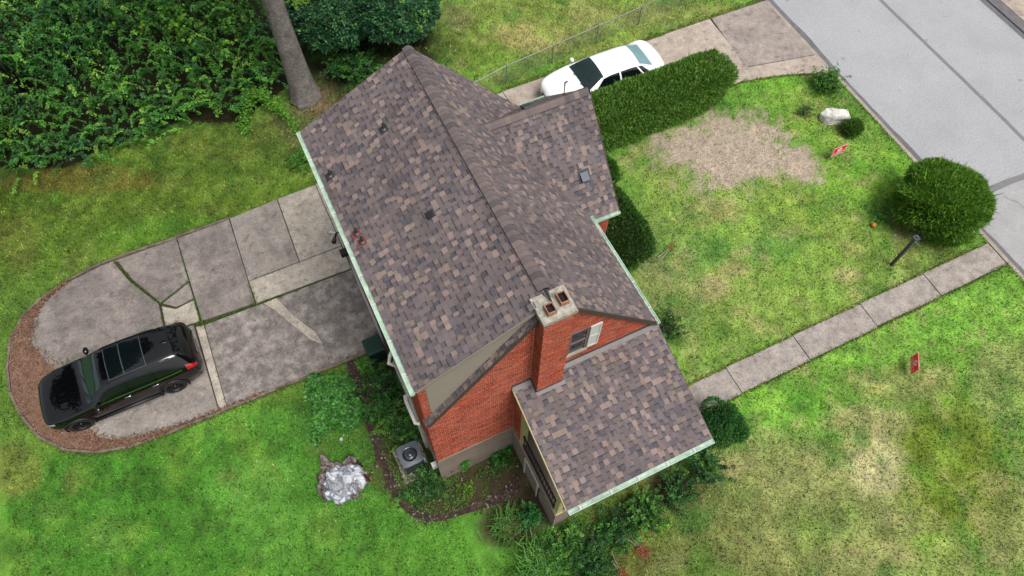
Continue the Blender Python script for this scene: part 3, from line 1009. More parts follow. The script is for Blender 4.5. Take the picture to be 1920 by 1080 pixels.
def shingles(O, U, V, poly, parent, e=0.143, seed=0):
    """courses of laminated shingles with raised teeth, clipped to a convex outline"""
    rnd = random.Random(seed)
    O, U, V = Vector(O), Vector(U).normalized(), Vector(V).normalized()
    Nn = U.cross(V)
    if Nn.z < 0:
        Nn = -Nn
    vs = [p[1] for p in poly]
    nrow = int(math.ceil((max(vs) - min(vs)) / e))
    for r in range(nrow):
        vb = min(vs) + r * e
        vt = min(vb + e, max(vs))
        sb, s2 = span(poly, vb + 1e-4), span(poly, vt - 1e-4)
        if not sb or not s2:
            continue
        lo, hi = min(sb[0], s2[0]), max(sb[1], s2[1])
        u = lo - rnd.uniform(0, 0.12)
        tooth = rnd.random() < 0.5
        while u < hi:
            wd = rnd.choice([0.09, 0.12, 0.14, 0.15, 0.18]) if tooth else rnd.choice([0.06, 0.08, 0.10, 0.13, 0.15])
            ua, ub = u, u + wd
            u = ub
            t_ = tooth
            tooth = not tooth if rnd.random() < 0.86 else tooth
            a0, a1 = max(ua, sb[0]), min(ub, sb[1])
            b0, b1 = max(ua, s2[0]), min(ub, s2[1])
            if a1 < a0:
                a0 = a1 = min(max((ua + ub) / 2, sb[0]), sb[1])
            if b1 < b0:
                b0 = b1 = min(max((ua + ub) / 2, s2[0]), s2[1])
            if (a1 - a0) + (b1 - b0) < 0.02:
                continue
            if t_:
                k = rnd.choices(range(len(_sc)), _sw)[0]
            else:
                k = rnd.choices([2, 3, 4, 5, 6, 1], [.3, .26, .18, .12, .08, .06])[0]
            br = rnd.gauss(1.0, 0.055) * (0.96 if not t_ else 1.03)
            q_ = O + U * ua + V * vb
            br *= 1 + .22 * (vnoise(np.array([q_.x * .9 + q_.z]), np.array([q_.y * .9]))[0] - .5)
            col = tuple(x * br for x in c(*_sc[k]))
            hb = 0.020 if t_ else 0.010
            ht = 0.007 if t_ else 0.003

            def pt(uu, vv, hh):
                return O + U * uu + V * vv + Nn * hh
            g = 0.0015
            B0, B1, T0, T1 = pt(a0 + g, vb, hb), pt(a1 - g, vb, hb), pt(b0 + g, vt, ht), pt(b1 - g, vt, ht)
            b0_, b1_ = pt(a0 + g, vb, -0.002), pt(a1 - g, vb, -0.002)
            t0_, t1_ = pt(b0 + g, vt, -0.004), pt(b1 - g, vt, -0.004)
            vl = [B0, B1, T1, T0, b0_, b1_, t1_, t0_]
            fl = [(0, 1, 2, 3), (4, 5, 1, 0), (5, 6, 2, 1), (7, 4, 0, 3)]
            dk = tuple(x * 0.5 for x in col)  # lower edge faces coloured darker to paint in shade around the teeth
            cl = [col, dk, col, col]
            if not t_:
                # printed band at the head of recessed tabs, deepened as painted tooth shade
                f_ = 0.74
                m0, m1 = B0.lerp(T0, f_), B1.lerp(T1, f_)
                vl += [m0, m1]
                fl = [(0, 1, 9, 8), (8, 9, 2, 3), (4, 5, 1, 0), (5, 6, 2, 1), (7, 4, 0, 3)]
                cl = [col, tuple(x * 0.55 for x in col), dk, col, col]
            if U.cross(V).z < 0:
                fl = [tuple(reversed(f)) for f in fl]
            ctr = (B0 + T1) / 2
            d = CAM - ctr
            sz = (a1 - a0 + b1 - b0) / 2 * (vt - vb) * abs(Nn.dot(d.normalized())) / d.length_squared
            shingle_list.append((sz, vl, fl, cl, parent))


def slab3(name, pts, thick, material, parent):
    """sheet of real thickness hung below a planar outline"""
    p = [Vector(q) for q in pts]
    nn = (p[1] - p[0]).cross(p[2] - p[0]).normalized()
    if nn.z < 0:
        p.reverse()
        nn = -nn
    b = MB()
    b.hexa([q - nn * thick for q in p], p)
    return b.build(name, material, parent, recalc=True)


def prism_y(b, prof, y0, y1):
    b.hexa([(x, y0, z) for x, z in prof], [(x, y1, z) for x, z in prof])


BR_PAL = [(206, 98, 70), (194, 88, 66), (216, 114, 82), (180, 82, 64), (202, 106, 90), (166, 86, 72)]
BR_W = [4, 4, 2.2, 2, 1.6, .8]


def bricks(name, O, U, V, poly, parent, holes=(), seed=0, proud=0.008):
    """running-bond bricks standing proud of a mortar face"""
    rnd = random.Random(seed)
    O, U, V = Vector(O), Vector(U).normalized(), Vector(V).normalized()
    Nn = U.cross(V)
    bl, hj, bh = 0.203, 0.018, 0.0677
    vs = [p[1] for p in poly]
    b = MB()
    row = 0
    v = min(vs)
    while v < max(vs) - 0.02:
        vb, vt = v + 0.004, min(v + bh - 0.005, max(vs))
        sb, s2 = span(poly, vb + 1e-4), span(poly, vt - 1e-4)
        v += bh
        row += 1
        if not sb or not s2:
            continue
        lo, hi = max(sb[0], s2[0]), min(sb[1], s2[1])
        hdr = row % 6 == 0
        step = (bl + hj) * (0.5 if hdr else 1)
        u = -5.0 + (0.108 if row % 2 else 0) + (0.05 if hdr else 0)
        while u < hi:
            ua, ub = max(u, lo), min(u + step - hj, hi)
            u += step
            if ub - ua < 0.02:
                continue
            um, vm = (ua + ub) / 2, (vb + vt) / 2
            if any(h[0] < um < h[1] and h[2] < vm < h[3] for h in holes):
                continue
            k = rnd.choices(BR_PAL, BR_W)[0]
            br = rnd.gauss(1, 0.13)
            col = tuple(x * br for x in c(*k))
            pr = proud + rnd.uniform(-0.002, 0.002)
            q = [O + U * ua + V * vb, O + U * ub + V * vb, O + U * ub + V * vt, O + U * ua + V * vt]
            b.hexa([p - Nn * 0.004 for p in q], [p + Nn * pr for p in q], col, bottom=False)
    o = b.build(name, M['brick'], parent)
    o['kind'] = 'stuff'
    return o


def part(b, name, m, parent=house, **k):
    return b.build(name, M[m], parent, **k)


# walls: mortar core with brick faces
wb = MB()
prism_y(wb, [(0, -0.3), (HW, -0.3), (HW, FE_Z - 0.14), (RX, RZ - 0.18), (0, RE_Z - 0.14)], 0.0, 0.10)
wall = part(wb, 'gable_wall', 'mortar', recalc=True)
wb = MB()
prism_y(wb, [(0, -0.3), (HW, -0.3), (HW, FE_Z - 0.16), (RX, RZ - 0.20), (0, DE_Z - 0.16)], 0.101, HL)
main_wall = part(wb, 'main_wall', 'mortar', recalc=True)
ZF = 2.08
WIN = (3.86, 4.34, 6.02, 7.20)
bricks('gable_bricks', (0, 0, 0), (1, 0, 0), (0, 0, 1), [(0, ZF), (HW, ZF), (HW, FE_Z - 0.14), (RX, RZ - 0.18), (0, RE_Z - 0.15)], wall, [(WIN[0] - .02, WIN[1] + .02, WIN[2] - .02, WIN[3] + .02), (2.9, 3.55, 4.9, 9.3), (2.5, 6.4, 0, 4.4)], 3)
bricks('pier_bricks', (0, 0.10, 0), (1, 0, 0), (0, 0, 1), [(0, RE_Z - 0.1), (0.2, RE_Z + .1), (0.2, DE_Z - .1), (0, DE_Z - 0.16)], main_wall, [], 4)
bricks('rear_bricks', (0, HL, 0), (0, -1, 0), (0, 0, 1), [(0, ZF), (HL, ZF), (HL, DE_Z - 0.17), (0, DE_Z - 0.17)], main_wall, [(0.9, 1.8, 5.5, 6.7), (3.5, 4.4, 5.5, 6.7), (6.0, 6.9, 5.5, 6.7), (1.2, 2.1, 2.9, 4.2), (4.9, 5.8, 2.9, 4.2)], 5)
bricks('front_bricks', (HW, 0, 0), (0, 1, 0), (0, 0, 1), [(0, 1.3), (3.7, 1.3), (3.7, FE_Z - 0.17), (0, FE_Z - 0.17)], main_wall, [(1.2, 2.4, 2.6, 4.2)], 6)
bricks('end_bricks', (HW, HL, 0), (-1, 0, 0), (0, 0, 1), [(0, 0.2), (HW, 0.2), (HW, DE_Z - .2), (HW - RX, RZ - .24), (0, FE_Z - .17)], main_wall, [(2.0, 3.0, 2.9, 4.3)], 7)
# painted foundation
fb = MB()
fb.box(-0.03, PX0 + 0.05, -0.035, 0.0, -0.3, ZF)
part(fb, 'foundation', 'foundation')
fb = MB()
fb.box(-0.028, 0.0, -0.034, HL, -0.3, ZF)
part(fb, 'foundation', 'foundation')
# garage doors in the rear foundation
for y0 in (1.0, 4.9):
    g = empty('garage_door', (-0.03, y0, 0))
    g.parent = house
    for k in range(4):
        b = MB()
        b.box(-0.045, -0.029, y0, y0 + 2.5, 0.02 + k * 0.5, 0.51 + k * 0.5)
        b.build('door_panel', M['white'], g)
# rear and front windows (seen only from the side)
for (y0, y1, z0, z1) in [(HL - 1.78, HL - .92, 5.52, 6.68), (HL - 4.38, HL - 3.52, 5.52, 6.68), (HL - 6.88, HL - 6.02, 5.52, 6.68), (HL - 2.08, HL - 1.22, 2.92, 4.18), (HL - 5.78, HL - 4.92, 2.92, 4.18)]:
    b = MB()
    b.box(-0.012, 0.0, y0, y1, z0, z1)
    w_ = part(b, 'window', 'glass')
    b = MB()
    for (a0, a1, e0, e1) in ((y0 - .03, y1 + .03, z0 - .05, z0), (y0 - .03, y1 + .03, z1, z1 + .05), (y0 - .03, y0, z0, z1), (y1, y1 + .03, z0, z1), (y0, y1, (z0 + z1) / 2 - .025, (z0 + z1) / 2 + .025)):
        b.box(-0.03, 0.001, a0, a1, e0, e1)
    b.build('frame', M['white'], w_)
b = MB()
b.box(HW, HW + 0.012, 1.22, 2.38, 2.62, 4.18)
w_ = part(b, 'window', 'glass')
b = MB()
for (a0, a1, e0, e1) in ((1.15, 2.45, 2.54, 2.62), (1.15, 2.45, 4.18, 4.26), (1.15, 1.22, 2.62, 4.18), (2.38, 2.45, 2.62, 4.18), (1.22, 2.38, 3.37, 3.43)):
    b.box(HW - .001, HW + 0.035, a0, a1, e0, e1)
b.build('frame', M['white'], w_)

# main roof: rear dormer plane, front plane, old steep strip
dormer_roof = slab3('dormer_roof', [(DE_X, 0.0, DE_Z), (RX, 0.0, RZ), (RX, HL + .1, RZ), (DE_X, HL + .1, DE_Z)], 0.10, M['underlay'], house)
front_roof = slab3('front_roof', [(FE_X, -0.08, FE_Z), (RX, -0.08, RZ), (RX, HL + .1, RZ), (FE_X, HL + .1, FE_Z)], 0.10, M['underlay'], house)
strip_roof = slab3('rake_roof', [(-0.03, -0.11, RE_Z - .03 * mS), (RX, -0.11, RZ - .01), (RX, 0.13, RZ - .01), (-0.03, 0.13, RE_Z - .03 * mS)], 0.09, M['underlay'], house)
Ld = math.hypot(RX - DE_X, RZ - DE_Z)
shingles((DE_X - 0.02, HL + .1, DE_Z - .02 * mD), (0, -1, 0), (RX - DE_X, 0, RZ - DE_Z), [(0, 0), (HL + .1, 0), (HL + .1, Ld - .02), (0, Ld - .02)], dormer_roof, seed=21)
Lf = math.hypot(FE_X - RX, RZ - FE_Z)
shingles((FE_X + .015, -0.09, FE_Z - .015 * mF), (0, 1, 0), (RX - FE_X, 0, RZ - FE_Z), [(0, 0), (HL + .2, 0), (HL + .2, Lf - .02), (0, Lf - .02)], front_roof, seed=22)
Ls = math.hypot(RX, RZ - RE_Z)
shingles((-0.04, 0.13, RE_Z - .04 * mS), (0, -1, 0), (RX, 0, RZ - RE_Z), [(0, 0), (.25, 0), (.25, Ls - .12), (0, Ls - .12)], strip_roof, seed=23)
# dormer cheek, lapped boards
z = RE_Z + 0.02
while z < RZ - 0.25:
    z1 = z + 0.105

    def lim(zz):
        return max(0.20, (zz + 0.10 - DE_Z) / mD + DE_X), (zz + 0.03 - RE_Z) / mS
    l0, r0 = lim(z)
    l1, r1 = lim(z1)
    if r1 > 0.22 and r0 > l0 + .01:
        b = MB()
        r1 = max(r1, l1 + .004)
        b.hexa([(l0, 0.095, z), (r0, 0.095, z), (r1, 0.095, z1), (l1, 0.095, z1)], [(l0, 0.066, z), (r0, 0.066, z), (r1, 0.082, z1), (l1, 0.082, z1)])
        part(b, 'siding_board', 'siding', recalc=True)
    z += 0.103
# rake trims
def bar(name, p0, p1, w, h, m, parent=house, off=(0, 0, 0)):
    p0, p1 = Vector(p0) + Vector(off), Vector(p1) + Vector(off)
    d = (p1 - p0).normalized()
    s = d.cross(Vector((0, 0, 1)))
    if s.length < 1e-3:
        s = Vector((1, 0, 0))
    s.normalize()
    n_ = s.cross(d)
    b = MB()
    lo = [p0 - s * w / 2 - n_ * h / 2, p0 + s * w / 2 - n_ * h / 2, p0 + s * w / 2 + n_ * h / 2, p0 - s * w / 2 + n_ * h / 2]
    b.hexa(lo, [q + (p1 - p0) for q in lo])
    return b.build(name, M[m], parent, recalc=True)


bar('rake_trim', (FE_X, -0.092, FE_Z - .07), (RX + .02, -0.092, RZ - .07), 0.022, 0.13, 'fascia')
bar('rake_trim', (0, -0.12, RE_Z - .06), (RX - .02, -0.12, RZ - .08), 0.02, 0.11, 'fascia')
bar('rake_trim', (DE_X, -0.012, DE_Z - .06), (RX - .05, -0.012, RZ - .07), 0.02, 0.09, 'siding')
bar('rake_trim', (DE_X, HL + .112, DE_Z - .06), (RX, HL + .112, RZ - .06), 0.02, 0.10, 'fascia')
bar('rake_trim', (FE_X, HL + .112, FE_Z - .06), (RX, HL + .112, RZ - .06), 0.02, 0.10, 'fascia')

# cross gable at the front
Xm = RX + (RZ - CG_Z) / mF
Xe = RX + (RZ - CG_ZE) / mF
CG_F = 2 * CG_Y - CG_E
b = MB()
prof = [(CG_E + .12, -0.1), (CG_F - .12, -0.1), (CG_F - .12, CG_ZE - .02), (CG_Y, CG_Z - .22), (CG_E + .12, CG_ZE - .02)]
b.hexa([(6.2, y, z) for y, z in prof], [(7.28, y, z) for y, z in prof])
cg_wall = part(b, 'bay_wall', 'mortar', recalc=True)
bricks('bay_bricks', (6.2, CG_E + .12, 0), (1, 0, 0), (0, 0, 1), [(0, 1.2), (1.08, 1.2), (1.08, CG_ZE - .05), (0, CG_ZE - .05)], cg_wall, [], 8)
bricks('bay_bricks', (7.28, 0, 0), (0, 1, 0), (0, 0, 1), [(CG_E + .12, 1.2), (CG_F - .12, 1.2), (CG_F - .12, CG_ZE - .05), (CG_Y, CG_Z - .25), (CG_E + .12, CG_ZE - .05)], cg_wall, [(CG_Y - .6, CG_Y + .6, 2.5, 4.2)], 9)
near_pl = [(Xe - .12, CG_E, CG_ZE), (CG_X, CG_E, CG_ZE), (CG_X, CG_Y, CG_Z), (Xm - .12, CG_Y, CG_Z)]
bay_roof = slab3('bay_roof', near_pl, 0.09, M['underlay'], house)
far_pl = [(x, 2 * CG_Y - y, z) for x, y, z in near_pl]
bay_roof2 = slab3('bay_roof', far_pl, 0.09, M['underlay'], house)
Lc = math.hypot(CG_Y - CG_E, CG_Z - CG_ZE)
shingles((0, CG_E - .015, CG_ZE - .015 * mC), (1, 0, 0), (0, CG_Y - CG_E, CG_Z - CG_ZE), [(Xe - .08, 0), (CG_X + .02, 0), (CG_X + .02, Lc - .01), (Xm - .08, Lc - .01)], bay_roof, seed=24)
shingles((0, CG_F + .015, CG_ZE - .015 * mC), (-1, 0, 0), (0, CG_Y - CG_F, CG_Z - CG_ZE), [(-CG_X - .02, 0), (-Xe + .08, 0), (-Xm + .08, Lc - .01), (-CG_X - .02, Lc - .01)], bay_roof2, seed=25)
bar('rake_trim', (CG_X + .032, CG_E, CG_ZE - .05), (CG_X + .032, CG_Y, CG_Z - .05), 0.02, 0.10, 'fascia')
bar('rake_trim', (CG_X + .032, CG_F, CG_ZE - .05), (CG_X + .032, CG_Y, CG_Z - .05), 0.02, 0.10, 'fascia')


# ridge caps over a low vent strip
def ridge(p0, p1, da, db, width, step, parent, vent=True, seed=1):
    rnd = random.Random(seed)
    p0, p1 = Vector(p0), Vector(p1)
    d = (p1 - p0)
    L_ = d.length
    d.normalize()
    da, db = Vector(da).normalized(), Vector(db).normalized()     # down-slope directions on both sides
    up = Vector((0, 0, 1))
    if vent:
        b = MB()
        for s_, dd in ((0, da), (1, db)):
            nn = d.cross(dd)
            if nn.z < 0:
                nn = -nn
            e = dd * (width * 0.93)
            b.obox(p0 + nn * .006 - up * .004, d * L_, e, nn * .026)
        b.build('ridge_vent', M['dark'], parent, recalc=True)
    k = 0
    nseg = int(L_ / step)
    for i in range(nseg):
        a = p0 + d * (i * step)
        e = p0 + d * min((i + 1) * step + 0.03, L_)
        h0 = (0.050 if vent else 0.022)
        h1 = h0 + 0.014
        col = c(*rnd.choices([(128, 117, 116), (142, 127, 122), (118, 109, 110), (134, 121, 118), (108, 101, 103)], [4, 2, 3, 3, 1.2])[0])
        br = rnd.gauss(1, .05)
        col = tuple(x * br for x in col)
        prof = []
        for t in (-1.0, -0.62, -0.28, 0.0, 0.28, 0.62, 1.0):
            dd = da if t < 0 else db
            nn = d.cross(dd)
            if nn.z < 0:
                nn = -nn
            prof.append((dd * (width * abs(t)), nn if t else up))
        b = MB()
        lo = [a + o_ + n_ * h0 + up * (-.012 * (1 - abs(j - 3) / 3)) for j, (o_, n_) in enumerate(prof)]
        hi = [e + o_ + n_ * h1 + up * (-.012 * (1 - abs(j - 3) / 3)) for j, (o_, n_) in enumerate(prof)]
        n7 = len(prof)
        for j in range(n7 - 1):
            b.poly([lo[j], lo[j + 1], hi[j + 1], hi[j]], col)
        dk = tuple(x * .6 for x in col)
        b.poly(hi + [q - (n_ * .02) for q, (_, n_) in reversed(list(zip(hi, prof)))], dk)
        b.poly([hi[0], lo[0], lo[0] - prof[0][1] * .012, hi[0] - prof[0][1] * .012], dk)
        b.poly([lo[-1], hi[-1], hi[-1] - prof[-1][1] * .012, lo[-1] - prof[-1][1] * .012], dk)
        b.build('ridge_cap', M['shingle'], parent, recalc=True)


rdg = empty('ridge', (RX, HL, RZ))
rdg.parent = house
ridge((RX, HL + .12, RZ + .012), (RX, 0.32, RZ + .012), (-1, 0, -mD), (1, 0, -mF), 0.150, 0.146, rdg, True, 5)
rdg2 = empty('ridge', (Xm, CG_Y, CG_Z))
rdg2.parent = house
ridge((Xm - .05, CG_Y, CG_Z + .012), (CG_X + .03, CG_Y, CG_Z + .012), (0, -1, -mC), (0, 1, -mC), 0.15, 0.146, rdg2, True, 6)


# gutters
def gutter(p0, p1, outw, length_step=0.95, w=0.12, h=0.10):
    p0, p1, ow = Vector(p0), Vector(p1), Vector(outw)
    d = (p1 - p0)
    up = Vector((0, 0, 1))
    b = MB()
    t = 0.012
    b.obox(p0 - up * h, d, ow * w, up * t)
    b.obox(p0 - up * h + ow * .0015, d, ow * t, up * h)
    b.obox(p0 - up * h + ow * (w - t), d, ow * t, up * (h - .012))
    b.obox(p0 - up * .022 + ow * (w - t - .008), d, ow * .024, up * .018)
    e = d.normalized()
    for q in (p0, p1 - e * t):
        b.obox(q - up * h + ow * .003, e * t, ow * (w - .004), up * (h - .006))
    o = part(b, 'gutter', 'mint', recalc=True)
    b = MB()
    b.obox(p0 - up * .034 + ow * t, d, ow * (w - 2 * t), up * .006)
    b.build('gutter_bed', M['gutter_in'], o, recalc=True)
    n_ = int(d.length / length_step)
    for i in range(n_):
        q = p0 + e * (length_step * (i + .5) + random.uniform(-.1, .1))
        b = MB()
        b.obox(q - up * .012 - ow * .01, e * .04, ow * (w + .012), up * .016)
        b.build('hanger', M['white'], o, recalc=True)
    return o


gutter((DE_X - .02, -0.04, DE_Z - .02), (DE_X - .02, HL + .12, DE_Z - .02), (-1, 0, 0), w=.115)
gutter((FE_X + .015, -0.14, FE_Z - .03), (FE_X + .015, CG_E + .05, FE_Z - .03), (1, 0, 0), w=.105)
gutter((PX0 - .02, P_Y - .02, P_ZE - .02), (PX1 + .03, P_Y - .02, P_ZE - .02), (0, -1, 0), 0.8, w=.125)
gutter((6.62, CG_E - .01, CG_ZE - .03), (CG_X + .05, CG_E - .01, CG_ZE - .03), (0, -1, 0), w=.10)
gutter((6.62, CG_F + .01, CG_ZE - .03), (CG_X + .05, CG_F + .01, CG_ZE - .03), (0, 1, 0), w=.10)
b = MB()
b.box(2.52, 2.60, P_Y - .12, P_Y - .05, P_ZE - .1, P_ZE - .092)
part(b, 'gutter_outlet', 'dark')

# porch
b = MB()
b.box(PX0 + .03, HW + .1, P_Y + .36, -0.036, -0.3, ZF - .10)
pf = part(b, 'porch_foundation', 'foundation')
b = MB()
b.box(PX0 - .01, HW + .14, P_Y + .32, -0.036, ZF - .10, ZF)
part(b, 'porch_floor', 'foundation')
porch_roof = slab3('porch_roof', [(PX0, P_Y, P_ZE), (PX1, P_Y, P_ZE), (PX1, -0.001, P_ZT), (PX0, -0.001, P_ZT)], 0.10, M['underlay'], house)
Lp = math.hypot(P_Y, P_ZT - P_ZE)
shingles((0, P_Y - .02, P_ZE - .02 * mP), (1, 0, 0), (0, -P_Y, P_ZT - P_ZE), [(PX0 - .02, 0), (PX1 + .02, 0), (PX1 + .02, Lp - .03), (PX0 - .02, Lp - .03)], porch_roof, seed=26)
bar('rake_trim', (PX0 - .033, P_Y + .02, P_ZE - .09), (PX0 - .033, -0.02, P_ZT - .09), 0.022, 0.15, 'cream')
bar('rake_trim', (PX1 + .033, P_Y + .02, P_ZE - .09), (PX1 + .033, -0.02, P_ZT - .09), 0.022, 0.15, 'fascia')
b = MB()
b.box(PX0 + .01, PX1 - .01, P_Y + .36, P_Y + .50, P_ZE - .34, P_ZE - .02)
part(b, 'porch_beam', 'cream')
for xx in (PX0 + .03, PX1 - .13):
    bar('porch_beam', (xx + .05, P_Y + .5, P_ZE - .18 + .16), (xx + .05, -0.05, P_ZT - .28), 0.10, 0.20, 'cream')
# brick return between the gable and the first post
b = MB()
b.box(PX0 + .05, PX0 + .30, -0.46, -0.04, ZF, 5.1)
pier = part(b, 'brick_pier', 'mortar')
bricks('pier_bricks', (PX0 + .05, -0.04, 0), (0, -1, 0), (0, 0, 1), [(0, ZF), (.42, ZF), (.42, 5.0), (0, 5.08)], pier, [], 12)


def column(x, y, z0, z1, w=.16):
    b = MB()
    b.box(x - w / 2, x + w / 2, y - w / 2, y + w / 2, z0 + .08, z1 - .08)
    o = part(b, 'porch_post', 'cream')
    for a_, e_ in ((z0, z0 + .08), (z1 - .08, z1)):
        b = MB()
        b.box(x - w / 2 - .02, x + w / 2 + .02, y - w / 2 - .02, y + w / 2 + .02, a_, e_)
        b.build('post_collar', M['cream'], o)


PY_N = P_Y + .43
column(PX0 + .12, -0.56, ZF, 5.02)
column(PX0 + .12, PY_N, ZF, P_ZE - .34)
column(HW, PY_N, ZF, P_ZE - .34)
column((PX0 + HW) / 2 + .06, PY_N, ZF, P_ZE - .34)


def railing(p0, p1, z0, z1, n):
    p0, p1 = Vector(p0), Vector(p1)
    o = empty('porch_railing', (p0 + p1) / 2)
    o.parent = house
    for zz in (z0 + .10, z1):
        bar('rail', (p0.x, p0.y, zz), (p1.x, p1.y, zz), .05, .045, 'black', o)
    for i in range(n):
        q = p0.lerp(p1, (i + .5) / n)
        b = MB()
        b.box(q.x - .011, q.x + .011, q.y - .011, q.y + .011, z0 + .10, z1)
        b.build('baluster', M['black'], o)


railing((PX0 + .06, -0.64, 0), (PX0 + .06, PY_N + .08, 0), ZF, ZF + .92, 15)
railing((PX0 + .2, PY_N - .02, 0), ((PX0 + HW) / 2, PY_N - .02, 0), ZF, ZF + .92, 14)
railing(((PX0 + HW) / 2 + .14, PY_N - .02, 0), (HW - .08, PY_N - .02, 0), ZF, ZF + .92, 14)
# hatch door under the porch
hd = empty('hatch_door', (PX0 + .03, -1.37, 0.3))
hd.parent = house
for k in range(4):
    b = MB()
    b.box(PX0 + .005, PX0 + .031, -1.74 + k * .185, -1.74 + (k + 1) * .185 - .006, 0.28, 1.66)
    b.build('plank', M['foundation'], hd)
for (y0, y1, z0, z1, m_) in ((-1.82, -1.75, .2, 1.74, 'white'), (-0.99, -0.92, .2, 1.74, 'white'), (-1.82, -.92, 1.74, 1.80, 'white')):
    b = MB()
    b.box(PX0 - .02, PX0 + .032, y0, y1, z0, z1)
    b.build('door_frame', M[m_], hd)
b = MB()
b.box(PX0 - .012, PX0 + .003, -1.86, -1.83, .25, 1.5)
b.build('hinge_strap', M['black'], hd)
# steps down from the porch to the walk
for k in range(3):
    b = MB()
    b.box(HW + .14 + k * .3, HW + .44 + k * .3, -2.05, -0.85, 1.2, ZF - .02 - (k + 1) * .16)
    part(b, 'step', 'kerb')

# flashing where porch roof meets the gable and chimney
CX0, CX1, CD, CB = 2.87, 3.58, 0.355, 0.20
for (xa, xb) in ((PX0 - .03, CX0 - .03), (CX1 + .03, PX1 + .03)):
    b = MB()
    b.hexa([(xa, -0.14, P_ZT - .14 * mP + .022), (xb, -0.14, P_ZT - .14 * mP + .022), (xb, -0.012, P_ZT + .022), (xa, -0.012, P_ZT + .022)],
           [(xa, -0.14, P_ZT - .14 * mP + .032), (xb, -0.14, P_ZT - .14 * mP + .032), (xb, -0.012, P_ZT + .034), (xa, -0.012, P_ZT + .034)])
    part(b, 'flashing', 'flash')
    b = MB()
    b.box(xa, xb, -0.026, -0.010, P_ZT + .02, P_ZT + .12)
    part(b, 'flashing', 'fascia')

# chimney
chim = empty('chimney', (CX0, -CD, 4))
chim.parent = house
b = MB()
b.box(CX0, CX1, -CD, CB, ZF + .01, 9.34)
b.build('stack_core', M['mortar'], chim)
bricks('chimney_bricks', (CX0, -CD, 0), (1, 0, 0), (0, 0, 1), [(0, 5.1), (CX1 - CX0, 5.1), (CX1 - CX0, 9.34), (0, 9.34)], chim, [], 13)
bricks('chimney_bricks', (CX0, CB, 0), (0, -1, 0), (0, 0, 1), [(0, 5.1), (CB + CD, 5.1), (CB + CD, 9.34), (0, 9.34)], chim, [], 14)
bricks('chimney_bricks', (CX1, -CD, 0), (0, 1, 0), (0, 0, 1), [(0, 5.1), (CB + CD, 5.1), (CB + CD, 9.34), (0, 9.34)], chim, [], 15)
cp = MB()
nseg = 7
# crumbled-edge cap slab
edge = []
for (ax, ay, ex, ey) in ((CX0 - .05, -CD - .05, CX1 + .05, -CD - .05), (CX1 + .05, -CD - .05, CX1 + .05, CB + .07), (CX1 + .05, CB + .07, CX0 - .05, CB + .07), (CX0 - .05, CB + .07, CX0 - .05, -CD - .05)):
    for k in range(nseg):
        t = k / nseg
        j = random.uniform(-.012, .006) if k else 0
        nx_, ny_ = (ey - ay), -(ex - ax)
        L_ = math.hypot(nx_, ny_)
        edge.append((ax + (ex - ax) * t + nx_ / L_ * j, ay + (ey - ay) * t + ny_ / L_ * j))
cp.hexa([(x, y, 9.34) for x, y in edge], [(x, y, 9.455 + random.uniform(-.008, .006)) for x, y in edge])
cxm, cym = (CX0 + CX1) / 2, (CB - CD) / 2
i0 = len(cp.v) - len(edge)
cp.f = cp.f[1:]
cp.col = cp.col[1:]
cp.v.append((cxm, cym, 9.50))
for k in range(len(edge)):
    cp.f.append((i0 + k, i0 + (k + 1) % len(edge), len(cp.v) - 1))
    cp.col.append(None)
cp.build('cap', M['concrete_cap'], chim, recalc=True)
for (fx0, fx1, fy0, fy1) in ((2.975, 3.175, -0.29, -0.065), (3.325, 3.525, -0.19, 0.075)):
    b = MB()
    t = .020
    zt, zb = 9.63, 9.44
    for (a0, a1, e0, e1) in ((fx0, fx1, fy0, fy0 + t), (fx0, fx1, fy1 - t, fy1), (fx0, fx0 + t, fy0 + t, fy1 - t), (fx1 - t, fx1, fy0 + t, fy1 - t)):
        b.box(a0, a1, e0, e1, zb, zt + random.uniform(-.006, .006))
    fl = b.build('flue', M['terracotta'], chim)
    b = MB()
    z_ = zb + .085
    b.poly([(fx0 + t, fy0 + t, z_), (fx1 - t, fy0 + t, z_), (fx1 - t, fy1 - t, z_), (fx0 + t, fy1 - t, z_)])
    for (p_, q_) in (((fx0 + t + .002, fy0 + t), (fx0 + t + .002, fy1 - t)), ((fx1 - t - .002, fy0 + t), (fx1 - t - .002, fy1 - t)), ((fx0 + t, fy0 + t + .002), (fx1 - t, fy0 + t + .002)), ((fx0 + t, fy1 - t - .002), (fx1 - t, fy1 - t - .002))):
        b.poly([(*p_, z_), (*q_, z_), (*q_, zt - .03), (*p_, zt - .03)])
    b.build('soot_lining', M['soot'], fl)
# chimney flashing on the porch roof
zc_ = P_ZT - CD * mP
b = MB()
b.hexa([(CX0 - .04, -CD - .11, zc_ - .11 * mP + .024), (CX1 + .09, -CD - .11, zc_ - .11 * mP + .024), (CX1 + .09, -CD - .012, zc_ + .024), (CX0 - .04, -CD - .012, zc_ + .024)],
       [(CX0 - .04, -CD - .11, zc_ - .11 * mP + .034), (CX1 + .09, -CD - .11, zc_ - .11 * mP + .034), (CX1 + .09, -CD - .012, zc_ + .036), (CX0 - .04, -CD - .012, zc_ + .036)])
part(b, 'flashing', 'flash')
b = MB()
b.box(CX0 - .014, CX1 + .014, -CD - .022, -CD - .008, zc_ + .0, zc_ + .09)
b.box(CX1 + .008, CX1 + .022, -CD, -0.012, zc_, zc_ + .22)
b.box(CX0 - .022, CX0 - .008, -CD, -0.012, zc_, zc_ + .22)
part(b, 'flashing', 'fascia')
b = MB()
b.obox((CX0 - .16, 0.02, RZ - .16 * mD - .16 * .3), (.16, 0, .16 * mD), (0, .16, 0), (0, 0, .02))
part(b, 'flashing', 'flash', recalc=True)

